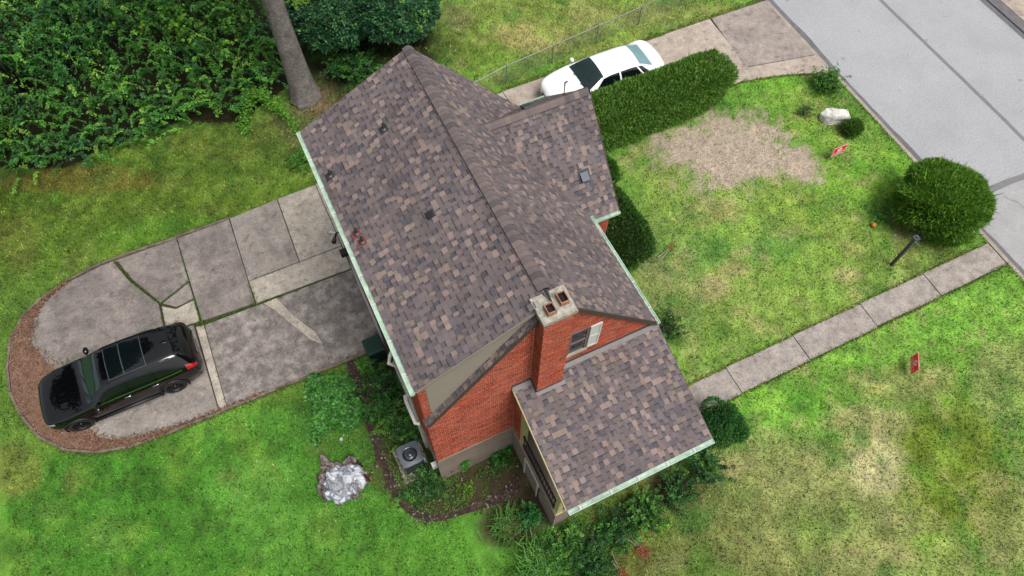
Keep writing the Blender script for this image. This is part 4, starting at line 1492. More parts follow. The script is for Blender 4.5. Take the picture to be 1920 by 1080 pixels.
# gable window with a pale shutter
wn = empty('window', (WIN[0], 0, WIN[2]))
wn.parent = house
b = MB()
b.box(WIN[0], WIN[1], -0.004, 0.003, WIN[2], WIN[3])
b.build('pane', M['glass'], wn)
for (a0, a1, e0, e1) in ((WIN[0] - .03, WIN[1] + .03, WIN[3], WIN[3] + .05), (WIN[0] - .03, WIN[0] + .02, WIN[2], WIN[3]), (WIN[1] - .02, WIN[1] + .03, WIN[2], WIN[3]), (WIN[0], WIN[1], (WIN[2] + WIN[3]) / 2 - .03, (WIN[2] + WIN[3]) / 2 + .03)):
    b = MB()
    b.box(a0, a1, -.03, .002, e0, e1)
    b.build('frame', M['flash'], wn)
b = MB()
b.box(WIN[0] - .06, WIN[1] + .06, -.07, .002, WIN[2] - .09, WIN[2])
b.build('sill', M['kerb'], wn)
sh = empty('shutter', (4.4, 0, 6))
sh.parent = house
b = MB()
b.box(4.40, 4.72, -.035, -.009, 6.0, 7.22)
b.build('panel', M['white'], sh)
for (a0, a1, e0, e1) in ((4.40, 4.45, 6.0, 7.22), (4.67, 4.72, 6.0, 7.22), (4.45, 4.67, 6.0, 6.07), (4.45, 4.67, 7.15, 7.22), (4.45, 4.67, 6.58, 6.65)):
    b = MB()
    b.box(a0, a1, -.048, -.0355, e0, e1)
    b.build('batten', M['white'], sh)

# roof vents
def on_dormer(x, y):
    return Vector((x, y, DE_Z + (x - DE_X) * mD))


for (x, y, red) in ((1.82, 6.39, 0), (.19, 6.24, 0), (.20, 4.32, 1), (.24, 4.02, 1)):
    p = on_dormer(x, y)
    v = empty('pipe_vent', p)
    v.parent = house
    b = MB()
    b.lathe([(.001, .22), (.035, .22), (.035, -.02)], 14, p)
    b.build('pipe', M['rubber'], v, smooth=True)
    b = MB()
    b.lathe([(.034, .06), (.06, .045), (.085, .03), (.09, .0)], 16, p)
    b.build('collar', M['vent_grey'], v, smooth=True)
    b = MB()
    U_ = Vector((0, 1, 0))
    V_ = Vector((1, 0, mD)).normalized()
    N_ = V_.cross(U_) if V_.cross(U_).z > 0 else U_.cross(V_)
    b.obox(p - U_ * .11 - V_ * .13 + N_ * .018, U_ * .22, V_ * .24, N_ * .005)
    b.build('base_flange', M['sealant' if red else 'underlay'], v, recalc=True)


def box_vent(p, U_, V_, s, m, name='roof_vent'):
    U_, V_ = Vector(U_).normalized(), Vector(V_).normalized()
    N_ = U_.cross(V_)
    if N_.z < 0:
        N_ = -N_
    v = empty(name, p)
    v.parent = house
    p = Vector(p)
    b = MB()
    b.obox(p - U_ * s * .6 - V_ * s * .6 + N_ * .018, U_ * s * 1.2, V_ * s * 1.25, N_ * .006)
    b.build('base_flange', M['vent_grey'], v, recalc=True)
    b = MB()
    q = [p - U_ * s * .42 - V_ * s * .45, p + U_ * s * .42 - V_ * s * .45, p + U_ * s * .42 + V_ * s * .45, p - U_ * s * .42 + V_ * s * .45]
    top = [q[0] + N_ * s * .42, q[1] + N_ * s * .42, q[2] + N_ * s * .16, q[3] + N_ * s * .16]
    b.hexa([k + N_ * .024 for k in q], top)
    o = b.build('hood', M[m], v, recalc=True)
    bv = o.modifiers.new('bevel', 'BEVEL')
    bv.width = s * .09
    bv.segments = 2
    b = MB()
    b.obox(p - U_ * s * .36 - V_ * s * .462 + N_ * .04, U_ * s * .72, V_ * .008, N_ * s * .22)
    b.build('louvre', M['dark'], v, recalc=True)


box_vent(on_dormer(1.87, 3.51), (0, 1, 0), (1, 0, mD), .19, 'black')
box_vent((6.68, 4.42, CG_ZE + (4.42 - CG_E) * mC), (1, 0, 0), (0, 1, mC), .30, 'vent_grey')
box_vent((5.95, 6.55, CG_Z - (6.55 - CG_Y) * mC), (1, 0, 0), (0, -1, mC), .36, 'vent_grey')
pv = MB()
pv.tube([(6.93, 6.30, 7.6), (6.93, 6.32, 8.25), (6.95, 6.25, 8.35)], .022, 8)
part(pv, 'pipe_vent', 'black')

# rear wall fittings
b = MB()
b.tube([(-.06, 3.55, 7.72), (-.075, 3.5, 7.55), (-.06, 3.45, 7.3), (-.06, 3.45, 2.2)], .045, 8)
part(b, 'downspout', 'fascia')
ds = MB()
ds.tube([(-.08, 1.25, 7.75), (-.22, 1.22, 7.45), (-.30, 1.18, 7.2), (-.10, 1.1, 6.9), (-.08, 1.1, .2)], .045, 8)
part(ds, 'downspout', 'white')
mb = MB()
mb.obox((-.16, .98, 3.3), (-.14, 0, 0), (0, -.22, 0), (0, 0, 2.5))
fl_ = empty('floodlight', (-.3, 5.6, 6.4))
fl_.parent = house
b = MB()
b.tube([(0.0, 5.62, 6.45), (-.22, 5.62, 6.45)], .02, 8)
b.build('arm', M['black'], fl_)
for dy in (-.12, .14):
    b = MB()
    b.tube([(-.2, 5.62, 6.45), (-.3, 5.62 + dy, 6.4), (-.36, 5.62 + dy * 1.3, 6.3)], [.02, .05, .065], 10)
    b.build('lamp_head', M['white' if dy > 0 else 'black'], fl_, smooth=True)
b = MB()
b.obox((-.02, 4.75, 6.55), (-.3, 0, 0), (0, .18, 0), (0, 0, .14))
part(b, 'soffit_box', 'black')
b = MB()
b.tube([(-.11, 1.15, 4.9), (-.20, 1.15, 4.9), (-.22, 1.0, 4.9), (-.22, .35, 4.9), (-.12, .3, 4.9)], .055, 10)
part(b, 'conduit', 'white', smooth=True)
b = MB()
b.obox((-.03, .12, 1.0), (-.16, 0, 0), (0, .14, 0), (0, 0, .3))
part(b, 'meter_box', 'white')

# emit shingles: the largest in view singly, the rest joined per roof plane
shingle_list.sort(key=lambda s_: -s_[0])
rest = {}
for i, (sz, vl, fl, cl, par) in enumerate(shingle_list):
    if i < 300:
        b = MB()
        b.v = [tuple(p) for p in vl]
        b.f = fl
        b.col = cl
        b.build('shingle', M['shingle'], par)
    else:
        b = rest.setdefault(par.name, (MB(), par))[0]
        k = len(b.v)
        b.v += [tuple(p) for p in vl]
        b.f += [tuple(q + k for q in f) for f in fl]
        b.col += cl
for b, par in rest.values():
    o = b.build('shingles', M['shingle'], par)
    o['kind'] = 'stuff'

# ------------------------------------------------------------------ cars
def pchip(xs, ys, x):
    xs, ys = np.asarray(xs, float), np.asarray(ys, float)
    h = np.diff(xs)
    d = np.diff(ys) / h
    m = np.zeros_like(ys)
    m[0], m[-1] = d[0], d[-1]
    for i in range(1, len(xs) - 1):
        if d[i - 1] * d[i] > 0:
            w1, w2 = 2 * h[i] + h[i - 1], h[i] + 2 * h[i - 1]
            m[i] = (w1 + w2) / (w1 / d[i - 1] + w2 / d[i])
    k = np.clip(np.searchsorted(xs, x) - 1, 0, len(xs) - 2)
    t = (x - xs[k]) / h[k]
    return ys[k] * (1 + 2 * t) * (1 - t) ** 2 + h[k] * m[k] * t * (1 - t) ** 2 + ys[k + 1] * t * t * (3 - 2 * t) + h[k] * m[k + 1] * t * t * (t - 1)


class Car:
    def __init__(self, rows, nose=1.0, ax=1.5):
        rows = sorted((r if r[0] < ax else (ax + (r[0] - ax) * nose,) + tuple(r[1:])) for r in rows)
        self.x = [r[0] for r in rows]
        self.k = [[r[i] for r in rows] for i in range(1, 10)]

    def section(self, x):
        wb, zb, wm, zm, ws, zs, wt, zt, zc = [float(pchip(self.x, k, x)) for k in self.k]
        return [(wb * .9, zb - .03), (wb, zb), (wm, zm), (ws, zs), (wt, zt), (wt * .45, zt + (zc - zt) * .8), (0, zc)]

    def pt(self, x, v, side=1):
        """v: 0 sill, 1 widest line, 2 shoulder, 3 roof edge, 5 centre line"""
        s = self.section(x)[1:]
        i = int(min(max(math.floor(v), 0), 4))
        t = v - i
        p = [np.array(q) for q in s]
        p0 = p[i - 1] if i > 0 else p[0] * 2 - p[1]
        p3 = p[i + 2] if i + 2 < len(p) else np.array([-p[i][0], p[i][1]])
        a, b_ = p[i], p[i + 1]
        ten = 0.32
        m0, m1 = (b_ - p0) * ten, (p3 - a) * ten
        L_ = np.linalg.norm(b_ - a)
        for m_ in (m0, m1):
            q_ = np.linalg.norm(m_)
            if q_ > L_:
                m_ *= L_ / q_
        r = a * (1 + 2 * t) * (1 - t) ** 2 + m0 * t * (1 - t) ** 2 + b_ * t * t * (3 - 2 * t) + m1 * t * t * (t - 1)
        return Vector((x, r[0] * side, r[1]))

    def body(self, nu=72, axles=(1.5, -1.48), wr=.40, wy=.55):
        xs = np.linspace(self.x[0], self.x[-1], nu)
        vs = list(np.linspace(0, 5, 31))
        verts, faces = [], []
        n = 2 * len(vs) - 1
        for x in xs:
            L_ = [self.pt(x, v, 1) for v in vs]
            verts += L_ + [Vector((p.x, -p.y, p.z)) for p in reversed(L_[:-1])]
        for i in range(nu - 1):
            for j in range(n):
                j2 = (j + 1) % n
                faces.append((i * n + j, (i + 1) * n + j, (i + 1) * n + j2, i * n + j2))
        faces.append(tuple(range(n)))
        faces.append(tuple((nu - 1) * n + j for j in range(n - 1, -1, -1)))
        me = bpy.data.meshes.new('body')
        me.from_pydata([tuple(v) for v in verts], [], faces)
        b = bmesh.new()
        b.from_mesh(me)
        bmesh.ops.recalc_face_normals(b, faces=b.faces)
        b.to_mesh(me)
        b.free()
        cut = MB()
        for ax in axles:
            for s in (-1, 1):
                cut.lathe([(0.001, s * wy), (wr, s * wy), (wr, s * 1.3), (0.001, s * 1.3)], 28, (ax, 0, wr - .04), 'y')
        cm = bpy.data.meshes.new('cut')
        cm.from_pydata(cut.v, [], cut.f)
        b = bmesh.new()
        b.from_mesh(cm)
        bmesh.ops.remove_doubles(b, verts=b.verts, dist=.003)
        bmesh.ops.recalc_face_normals(b, faces=b.faces)
        b.to_mesh(cm)
        b.free()
        o, q = bpy.data.objects.new('body', me), bpy.data.objects.new('cut', cm)
        COL.objects.link(o)
        COL.objects.link(q)
        md = o.modifiers.new('arches', 'BOOLEAN')
        md.operation = 'DIFFERENCE'
        md.solver = 'EXACT'
        md.object = q
        dg = bpy.context.evaluated_depsgraph_get()
        res = bpy.data.meshes.new_from_object(o.evaluated_get(dg))
        bpy.data.objects.remove(o)
        bpy.data.objects.remove(q)
        return res

    def patch(self, x0, x1, v0, v1, name, m, parent, off=.006, nu=10, nv=8, side=(1, -1), full=False):
        """a panel that follows the body surface; x0,x1 may be pairs (at v0, at v1)"""
        x0 = x0 if hasattr(x0, '__len__') else (x0, x0)
        x1 = x1 if hasattr(x1, '__len__') else (x1, x1)
        sides = [0] if full else side
        res = []
        for s in sides:
            vv = np.linspace(v0, v1, nv)
            rows = []
            for k, v in enumerate(vv):
                t = k / (nv - 1)
                a, b_ = x0[0] + (x0[1] - x0[0]) * t, x1[0] + (x1[1] - x1[0]) * t
                rows.append([(x, v) for x in np.linspace(a, b_, nu)])

            def P_(x, v, sd):
                p = self.pt(x, v, sd)
                e = .01
                du = self.pt(x + e, v, sd) - self.pt(x - e, v, sd)
                dv = self.pt(x, min(v + e, 5), sd) - self.pt(x, max(v - e, 0), sd)
                n_ = du.cross(dv)
                n_.normalize()
                if n_.dot(Vector((0, sd * .6, .8)) if v > 3 else Vector((0, sd, .1))) < 0:
                    n_ = -n_
                return p + n_ * off
            if full:
                grid = []
                for r in rows:
                    grid.append([P_(x, v, 1) for x, v in r])
                for r in reversed(rows[:-1] if v1 >= 4.99 else rows):
                    grid.append([P_(x, v, -1) for x, v in r])
            else:
                grid = [[P_(x, v, s) for x, v in r] for r in rows]
            b = MB()
            b.v = [tuple(p) for r in grid for p in r]
            b.f = [(i * nu + j, i * nu + j + 1, (i + 1) * nu + j + 1, (i + 1) * nu + j) for i in range(len(grid) - 1) for j in range(nu - 1)]
            b.col = [None] * len(b.f)
            res.append(b.build(name, M[m], parent, smooth=True, recalc=True))
        return res


def car_wheel(parent, x, y, r, w, spokes, face):
    wh = empty('wheel', (x, y, r))
    wh.parent = parent
    s = 1 if y > 0 else -1
    b = MB()
    b.lathe([(r * .68, -w / 2), (r * .9, -w / 2), (r * .985, -w / 2 + .03), (r, -w / 4), (r, w / 4), (r * .985, w / 2 - .03), (r * .9, w / 2), (r * .68, w / 2)], 32, (0, 0, 0), 'y')
    b.v = [(p[0] + x, p[1] + y, p[2] + r) for p in b.v]
    b.build('tyre', M['rubber'], wh, smooth=True)
    b = MB()
    b.lathe([(r * .70, s * (w / 2 - .005)), (r * .66, s * (w / 2 - .02)), (r * .64, s * .02), (.02, s * .02)], 28, (x, y, r), 'y')
    rim = b.build('rim', M['wheel'], wh, smooth=True)
    for k in range(spokes):
        a = 2 * math.pi * k / spokes
        for da in (-.11, .11):
            b = MB()
            d0 = Vector((math.cos(a + da * .6), 0, math.sin(a + da * .6)))
            d1 = Vector((math.cos(a + da), 0, math.sin(a + da)))
            t_ = Vector((-math.sin(a), 0, math.cos(a)))
            ctr = Vector((x, y, r))
            y0 = Vector((0, s * (w / 2 - .035), 0))
            y1 = Vector((0, s * (w / 2 - .015), 0))
            q = [ctr + d0 * .05 - t_ * .014, ctr + d1 * r * .67 - t_ * .011, ctr + d1 * r * .67 + t_ * .011, ctr + d0 * .05 + t_ * .014]
            b.hexa([p + y0 for p in q], [p + y1 for p in q])
            b.build('spoke', M[face], rim, recalc=True)
    b = MB()
    b.lathe([(.001, s * (w / 2 - .005)), (.05, s * (w / 2 - .01)), (.06, s * .03)], 14, (x, y, r), 'y')
    b.build('hub', M['wheel'], rim, smooth=True)
    return wh


def body_obj(me, m, parent):
    me.materials.clear()
    me.materials.append(M[m])
    me.polygons.foreach_set('use_smooth', [True] * len(me.polygons))
    o = bpy.data.objects.new('body', me)
    link(o, parent)
    es = o.modifiers.new('split', 'EDGE_SPLIT')
    es.split_angle = math.radians(38)
    return o


# black SUV on the parking pad -------------------------------------------------
suv = empty('parked_suv', (0, 0, 0), 'black SUV with glass roof panels parked on the rear pad', 'car')
C1 = Car([
    (2.50, .40, .36, .50, .58, .46, .80, .38, .85, .88),
    (2.44, .60, .30, .72, .58, .68, .85, .58, .92, .96),
    (2.20, .80, .26, .90, .60, .86, .94, .72, 1.0, 1.05),
    (1.50, .92, .25, .985, .62, .95, 1.02, .80, 1.07, 1.12),
    (1.05, .93, .25, .985, .62, .95, 1.07, .80, 1.12, 1.16),
    (0.92, .93, .25, .985, .62, .95, 1.08, .80, 1.15, 1.20),
    (0.20, .93, .25, .985, .62, .945, 1.10, .66, 1.60, 1.68),
    (-0.10, .93, .25, .985, .62, .945, 1.11, .655, 1.64, 1.73),
    (-0.70, .93, .25, .985, .62, .945, 1.12, .65, 1.66, 1.755),
    (-1.50, .93, .25, .985, .62, .93, 1.13, .63, 1.64, 1.73),
    (-2.02, .90, .26, .96, .64, .90, 1.13, .58, 1.58, 1.66),
    (-2.12, .88, .27, .945, .64, .885, 1.13, .57, 1.53, 1.61),
    (-2.38, .82, .32, .89, .66, .84, 1.08, .64, 1.20, 1.23),
    (-2.47, .70, .36, .78, .64, .74, .98, .60, 1.08, 1.11),
    (-2.54, .50, .40, .60, .62, .56, .86, .46, .94, .96)], .86)
body_obj(C1.body(84, (1.50, -1.48), .42, .58), 'gloss_black', suv)
C1.patch(.88, .24, 3.10, 5, 'windshield', 'screen_glass', suv, full=True, nu=14)
C1.patch(-2.12, -2.36, 3.15, 5, 'rear_window', 'car_glass', suv, full=True)
for (a, e, v0, v1, nm) in (((.74, .30), (-.36, -.36), 2.14, 2.86, 'side_window'), ((-.43, -.43), (-1.22, -1.18), 2.14, 2.86, 'side_window'), ((-1.29, -1.25), (-1.98, -1.72), 2.2, 2.82, 'side_window')):
    C1.patch(a, e, v0, v1, nm, 'car_glass', suv)
C1.patch((.80), (-2.02), 2.02, 2.12, 'window_trim', 'chrome', suv, off=.010, nu=26, nv=2)
C1.patch(-.03, -1.19, 3.25, 5, 'roof_glass_frame', 'vent_grey', suv, full=True, off=.005, nu=16)
C1.patch(-.06, -.50, 3.30, 5, 'glass_roof_panel', 'car_glass', suv, full=True, off=.008)
C1.patch(-.535, -1.16, 3.30, 5, 'glass_roof_panel', 'car_glass', suv, full=True, off=.008)
for s in (1, -1):
    pts = [C1.pt(x, 3.06, s) + Vector((0, 0, .035 + (.0 if -1.75 < x < 0 else -.03))) for x in np.linspace(.08, -1.85, 14)]
    b = MB()
    b.tube(pts, .017, 8)
    b.build('roof_rail', M['gloss_black'], suv, smooth=True)
    # mirror
    mr = empty('door_mirror', (0, 0, 0))
    mr.parent = suv
    b = MB()
    b.lathe([(.001, -.12), (.06, -.11), (.09, -.03), (.09, .05), (.06, .11), (.001, .12)], 12, (.62, s * 1.08, 1.17), 'y')
    o = b.build('housing', M['gloss_black'], mr, smooth=True)
    b = MB()
    b.tube([(.64, s * .92, 1.12), (.62, s * 1.04, 1.14)], .028, 8)
    b.build('stalk', M['cladding'], mr)
    # lamps
    C1.patch(2.33, 2.02, 1.72, 2.0, 'headlight', 'lens', suv, off=.012, side=(s,), nu=6, nv=4)
    C1.patch(2.28, 2.19, .9, 1.15, 'marker_lamp', 'amber', suv, off=.012, side=(s,), nu=4, nv=3)
    C1.patch(-2.16, -2.46, 1.80, 2.35, 'tail_light', 'red_lens', suv, off=.012, side=(s,), nu=7, nv=5)
    for x in (-.22, -1.1):
        q = C1.pt(x, 1.78, s)
        b = MB()
        b.tube([q + Vector((.10, s * .0, 0)), q + Vector((.06, s * .03, .004)), q + Vector((-.08, s * .03, .004)), q + Vector((-.12, 0, 0))], .013, 6)
        b.build('door_handle', M['chrome'], suv, smooth=True)
    # arch trims and sill
    for ax in (1.50, -1.48):
        pts = []
        for t in np.linspace(-.25, math.pi + .25, 18):
            x, z = ax + .445 * math.cos(t), .38 + .445 * math.sin(t)
            yv = max(abs(C1.pt(x, 1, 1).y), .9) if z < .7 else abs(C1.pt(x, 1 + (z - .62) / .45, 1).y)
            pts.append((x, s * (yv + .004), z))
        b = MB()
        b.tube(pts, .035, 6)
        b.build('arch_trim', M['cladding'], suv, smooth=True)
    b = MB()
    b.tube([(1.05, s * .955, .30), (-1.02, s * .955, .30)], .055, 8)
    b.build('sill_trim', M['cladding'], suv, smooth=True)
    for ax in (1.50, -1.48):
        car_wheel(suv, ax, s * .85, .378, .25, 5, 'wheel')
gb = MB()
gb.box(2.33, 2.375, -.36, .36, .58, .80)
gb.build('grille', M['cladding'], suv)
pb = MB()
pb.box(-2.565, -2.53, -.27, .27, .70, .84)
pb.build('number_plate', M['flash'], suv)
sp = MB()
sp.hexa([(-2.22, -.50, 1.565), (-2.05, -.54, 1.60), (-2.05, .54, 1.60), (-2.22, .50, 1.565)], [(-2.23, -.48, 1.60), (-2.03, -.50, 1.67), (-2.03, .50, 1.67), (-2.23, .48, 1.60)])
sp.build('spoiler', M['gloss_black'], suv, recalc=True)
b = MB()
b.hexa([(-1.72, -.02, 1.70), (-1.92, -.02, 1.69), (-1.92, .02, 1.69), (-1.72, .02, 1.70)], [(-1.84, -.006, 1.79), (-1.92, -.006, 1.78), (-1.92, .006, 1.78), (-1.84, .006, 1.79)])
b.build('antenna_fin', M['gloss_black'], suv, recalc=True)
for s in (-.3, .3):
    b = MB()
    b.tube([(.92, s, 1.20), (.84, s + .25, 1.255), (.80, s + .42, 1.27)], .012, 6)
    b.build('wiper', M['black'], suv)
suv.location = (-8.20, 7.35, 0.02)
suv.rotation_euler = (0, 0, math.pi)

# white sedan in the front drive ------------------------------------------------
sed = empty('parked_sedan', (0, 0, 0), 'white sedan parked in the drive behind the clipped hedge', 'car')
C2 = Car([
    (2.42, .36, .34, .46, .52, .42, .66, .34, .69, .72),
    (2.34, .58, .28, .68, .52, .64, .72, .54, .77, .81),
    (2.08, .76, .24, .84, .55, .80, .80, .66, .84, .90),
    (1.50, .86, .22, .915, .55, .87, .89, .74, .93, .98),
    (1.24, .87, .22, .915, .55, .87, .94, .74, .98, 1.02),
    (1.13, .87, .22, .915, .55, .87, .95, .74, 1.01, 1.06),
    (0.30, .87, .22, .915, .55, .86, .96, .58, 1.33, 1.41),
    (-0.02, .87, .22, .915, .55, .86, .97, .56, 1.36, 1.45),
    (-0.80, .87, .22, .915, .55, .86, .98, .56, 1.35, 1.43),
    (-1.20, .87, .22, .915, .55, .86, .99, .56, 1.29, 1.37),
    (-1.85, .86, .23, .91, .56, .86, .99, .66, 1.06, 1.10),
    (-2.05, .85, .25, .90, .56, .85, .98, .72, 1.02, 1.06),
    (-2.28, .74, .30, .80, .58, .75, .93, .62, .99, 1.03),
    (-2.42, .52, .34, .58, .58, .54, .86, .44, .91, .95)])
body_obj(C2.body(80, (1.42, -1.38), .37, .56), 'car_white', sed)
C2.patch(1.11, .35, 3.10, 5, 'windshield', 'screen_glass', sed, full=True, nu=14)
C2.patch(-1.24, -1.80, 3.16, 5, 'rear_window', 'rear_glass', sed, full=True, nu=12)
for (a, e) in (((.90, .38), (-.30, -.30)), ((-.37, -.37), (-1.28, -1.05)), ((-1.36, -1.12), (-1.68, -1.30))):
    C2.patch(a, e, 2.14, 2.88, 'side_window', 'car_glass', sed)
for s in (1, -1):
    mr = empty('door_mirror', (0, 0, 0))
    mr.parent = sed
    b = MB()
    b.lathe([(.001, -.11), (.05, -.10), (.075, -.03), (.075, .05), (.05, .10), (.001, .11)], 12, (.84, s * 1.0, 1.01), 'y')
    b.build('housing', M['car_white'], mr, smooth=True)
    b = MB()
    b.tube([(.86, s * .84, .96), (.84, s * .95, .98)], .022, 8)
    b.build('stalk', M['cladding'], mr)
    C2.patch(2.38, 2.02, 1.72, 2.0, 'headlight', 'lens', sed, off=.01, side=(s,), nu=6, nv=4)
    C2.patch(-2.12, -2.34, 1.6, 2.1, 'tail_light', 'red_lens', sed, off=.01, side=(s,), nu=6, nv=4)
    for x in (-.26, -1.16):
        q = C2.pt(x, 1.75, s)
        b = MB()
        b.tube([q + Vector((.10, 0, 0)), q + Vector((.06, s * .03, .004)), q + Vector((-.08, s * .03, .004)), q + Vector((-.12, 0, 0))], .012, 6)
        b.build('door_handle', M['car_white'], sed, smooth=True)
    for ax in (1.42, -1.38):
        car_wheel(sed, ax, s * .80, .33, .21, 5, 'flash')
for s in (-.3, .25):
    b = MB()
    b.tube([(1.15, s, 1.065), (1.06, s + .25, 1.10), (1.02, s + .42, 1.11)], .010, 6)
    b.build('wiper', M['black'], sed)
gb = MB()
gb.box(2.39, 2.43, -.36, .36, .45, .62)
gb.build('grille', M['cladding'], sed)
sed.location = (11.55, 11.05, 1.42)
sed.rotation_euler = (0, 0, math.pi)

# ------------------------------------------------------------------ small things round the yard
# air conditioner
ac = empty('air_conditioner', (-.66, .95, 0), 'grey air conditioning unit on a pad beside the house corner', 'air conditioner', rz=0.0)
X0, X1, Y0, Y1, ZT = -.97, -.33, .58, 1.24, .86
b = MB()
b.box(-1.12, -.22, .32, 1.48, -.02, .07)
b.build('pad', M['kerb'], ac)
b = MB()
b.box(X0 + .02, X1 - .02, Y0 + .02, Y1 - .02, .07, ZT - .05)
b.build('coil_core', M['dark'], ac)
for k in range(13):
    z_ = .10 + k * .055
    b = MB()
    b.box(X0, X1, Y0, Y0 + .018, z_, z_ + .036)
    b.box(X0, X1, Y1 - .018, Y1, z_, z_ + .036)
    b.box(X0, X0 + .018, Y0 + .018, Y1 - .018, z_, z_ + .036)
    b.box(X1 - .018, X1, Y0 + .018, Y1 - .018, z_, z_ + .036)
    b.build('louvre', M['ac_dark'], ac)
for (xx, yy) in ((X0, Y0), (X1, Y0), (X0, Y1), (X1, Y1)):
    b = MB()
    b.box(xx - .012, xx + .012, yy - .012, yy + .012, .07, ZT - .04)
    b.build('corner_post', M['ac_grey'], ac)
b = MB()
acx, acy = (X0 + X1) / 2, (Y0 + Y1) / 2
n_ = 40
sq = []
for k in range(n_):
    t = 2 * math.pi * k / n_
    cx_, sy_ = math.cos(t), math.sin(t)
    m_ = (abs(cx_) ** 7 + abs(sy_) ** 7) ** (-1 / 7)
    sq.append((acx + .345 * cx_ * m_, acy + .355 * sy_ * m_))
ci = [(acx + .235 * math.cos(2 * math.pi * k / n_), acy + .235 * math.sin(2 * math.pi * k / n_)) for k in range(n_)]
for k in range(n_):
    k2 = (k + 1) % n_
    b.poly([(*sq[k], ZT), (*sq[k2], ZT), (*ci[k2], ZT + .02), (*ci[k], ZT + .02)])
    b.poly([(*sq[k], ZT - .07), (*sq[k2], ZT - .07), (*sq[k2], ZT), (*sq[k], ZT)])
    b.poly([(*ci[k], ZT + .02), (*ci[k2], ZT + .02), (*ci[k2], ZT - .06), (*ci[k], ZT - .06)])
b.build('top_cover', M['ac_grey'], ac, recalc=True)
b = MB()
b.lathe([(.234, ZT - .045), (.20, ZT - .06), (.10, ZT - .03), (.075, ZT - .02), (.07, ZT + .0), (.001, ZT + .005)], 32, (acx, acy, 0))
b.build('fan_guard', M['ac_dish'], ac, smooth=True)
for k in range(5):
    r_ = .09 + k * .033
    b = MB()
    b.tube([(acx + r_ * math.cos(t), acy + r_ * math.sin(t), ZT + .012 - .02 * (r_ < .1)) for t in np.linspace(0, 2 * math.pi, 25)], .004, 5, caps=False)
    b.build('guard_ring', M['ac_dark'], ac)
b = MB()
b.box(X1 + .002, X1 + .05, Y0 + .05, Y0 + .17, .2, .42)
b.build('service_box', M['white'], ac)

# wheeled bin by the garage wall
bn = empty('wheeled_bin', (-.36, 4.75, 0), 'dark green wheeled bin against the rear wall', 'bin')
b = MB()
b.hexa([(-.58, 4.55, .05), (-.16, 4.55, .05), (-.16, 4.97, .05), (-.58, 4.97, .05)], [(-.66, 4.48, .98), (-.10, 4.48, .98), (-.10, 5.04, .98), (-.66, 5.04, .98)])
b.build('tub', M['green_bin'], bn, recalc=True)
b = MB()
b.hexa([(-.69, 4.45, .985), (-.08, 4.45, .985), (-.08, 5.07, .985), (-.69, 5.07, .985)], [(-.62, 4.52, 1.08), (-.10, 4.50, 1.05), (-.10, 5.02, 1.05), (-.62, 5.0, 1.08)])
b.build('lid', M['green_bin'], bn, recalc=True)
for yy in (4.58, 4.94):
    b = MB()
    b.lathe([(.001, -.03), (.10, -.03), (.10, .03), (.001, .03)], 14, (-.14, yy, .10), 'y')
    b.build('wheel', M['rubber'], bn)

# crumpled tarp
nr_, na_ = 60, 190
rho, th = np.meshgrid(np.linspace(0, 1, nr_), np.linspace(0, 2 * math.pi, na_, endpoint=False), indexing='ij')
lob = .60 + .17 * (fbm(np.cos(th) * 2.2 + 9, np.sin(th) * 2.2 + 4, 1.0, 3, 31.0) - .5) * 2 + .05 * np.sin(5 * th + 1) + .03 * np.sin(11 * th)
lob += .34 * np.exp(-((np.angle(np.exp(1j * (th - 2.25)))) / .13) ** 2)
lob -= .16 * np.exp(-((np.angle(np.exp(1j * (th - 1.55)))) / .3) ** 2)
uu, vv = rho * np.cos(th), rho * np.sin(th)
tx = rho * lob * np.cos(th) * 1.42 + (fbm(uu, vv, 3.0, 3, 5.) - .5) * .20 * rho
ty = rho * lob * np.sin(th) * 1.26 + (fbm(uu, vv, 3.0, 3, 15.) - .5) * .20 * rho
wpx, wpy = tx + .35 * fbm(tx, ty, 2.0, 2, 50.), ty + .35 * fbm(tx, ty, 2.0, 2, 8.)
r1 = 1 - np.abs(fbm(wpx, wpy, 2.6, 2, 25.) * 2 - 1)
r2 = 1 - np.abs(fbm(wpx, wpy, 5.5, 2, 45.) * 2 - 1)
r3 = 1 - np.abs(fbm(wpx, wpy, 11., 2, 65.) * 2 - 1)
fall = np.clip((1 - rho) / .12, 0, 1) ** .6
tz = .03 + fall * (.03 + .24 * r1 ** 4 + .16 * r2 ** 4 + .06 * r3 ** 3 + .07 * np.exp(-(rho / .5) ** 2))
ca_, sa_ = math.cos(-.42), math.sin(-.42)
wx_ = -2.87 + ca_ * tx - sa_ * ty
wy_ = 1.33 + sa_ * tx + ca_ * ty
tv = np.stack([wx_, wy_, tz], -1).reshape(-1, 3)
qi, qj = np.meshgrid(np.arange(nr_ - 1), np.arange(na_), indexing='ij')
q0 = (qi * na_ + qj).ravel()
q1 = (qi * na_ + (qj + 1) % na_).ravel()
qf = np.stack([q0, q0 + na_, q1 + na_, q1], 1)
pat = fbm(wpx, wpy, 2.2, 3, 77.)
cen = np.hypot((tx - .10) / 1.0, (ty + .17) / .9)
tc = np.empty(tx.shape + (3,))
tc[:] = (150, 138, 136)
wmask = (cen + (pat - .5) * .8 < .62)
tc[(pat < .45) & ~wmask] = (112, 96, 92)
tc[(r2 > .93) & ~wmask] = (84, 70, 68)
tc[(tx > .42) & (ty > -.1) & (pat < .56) & ~wmask] = (86, 46, 50)
tc[wmask] = (226, 230, 238)
tc[wmask & (r2 > .88)] = (150, 164, 184)
tc[wmask & (pat > .60)] = (178, 182, 190)
tcl = lin_arr(tc.reshape(-1, 3))
me = bpy.data.meshes.new('tarp')
me.from_pydata([tuple(p) for p in tv], [], [tuple(int(k) for k in f) for f in qf])
at = me.color_attributes.new('Col', 'FLOAT_COLOR', 'POINT')
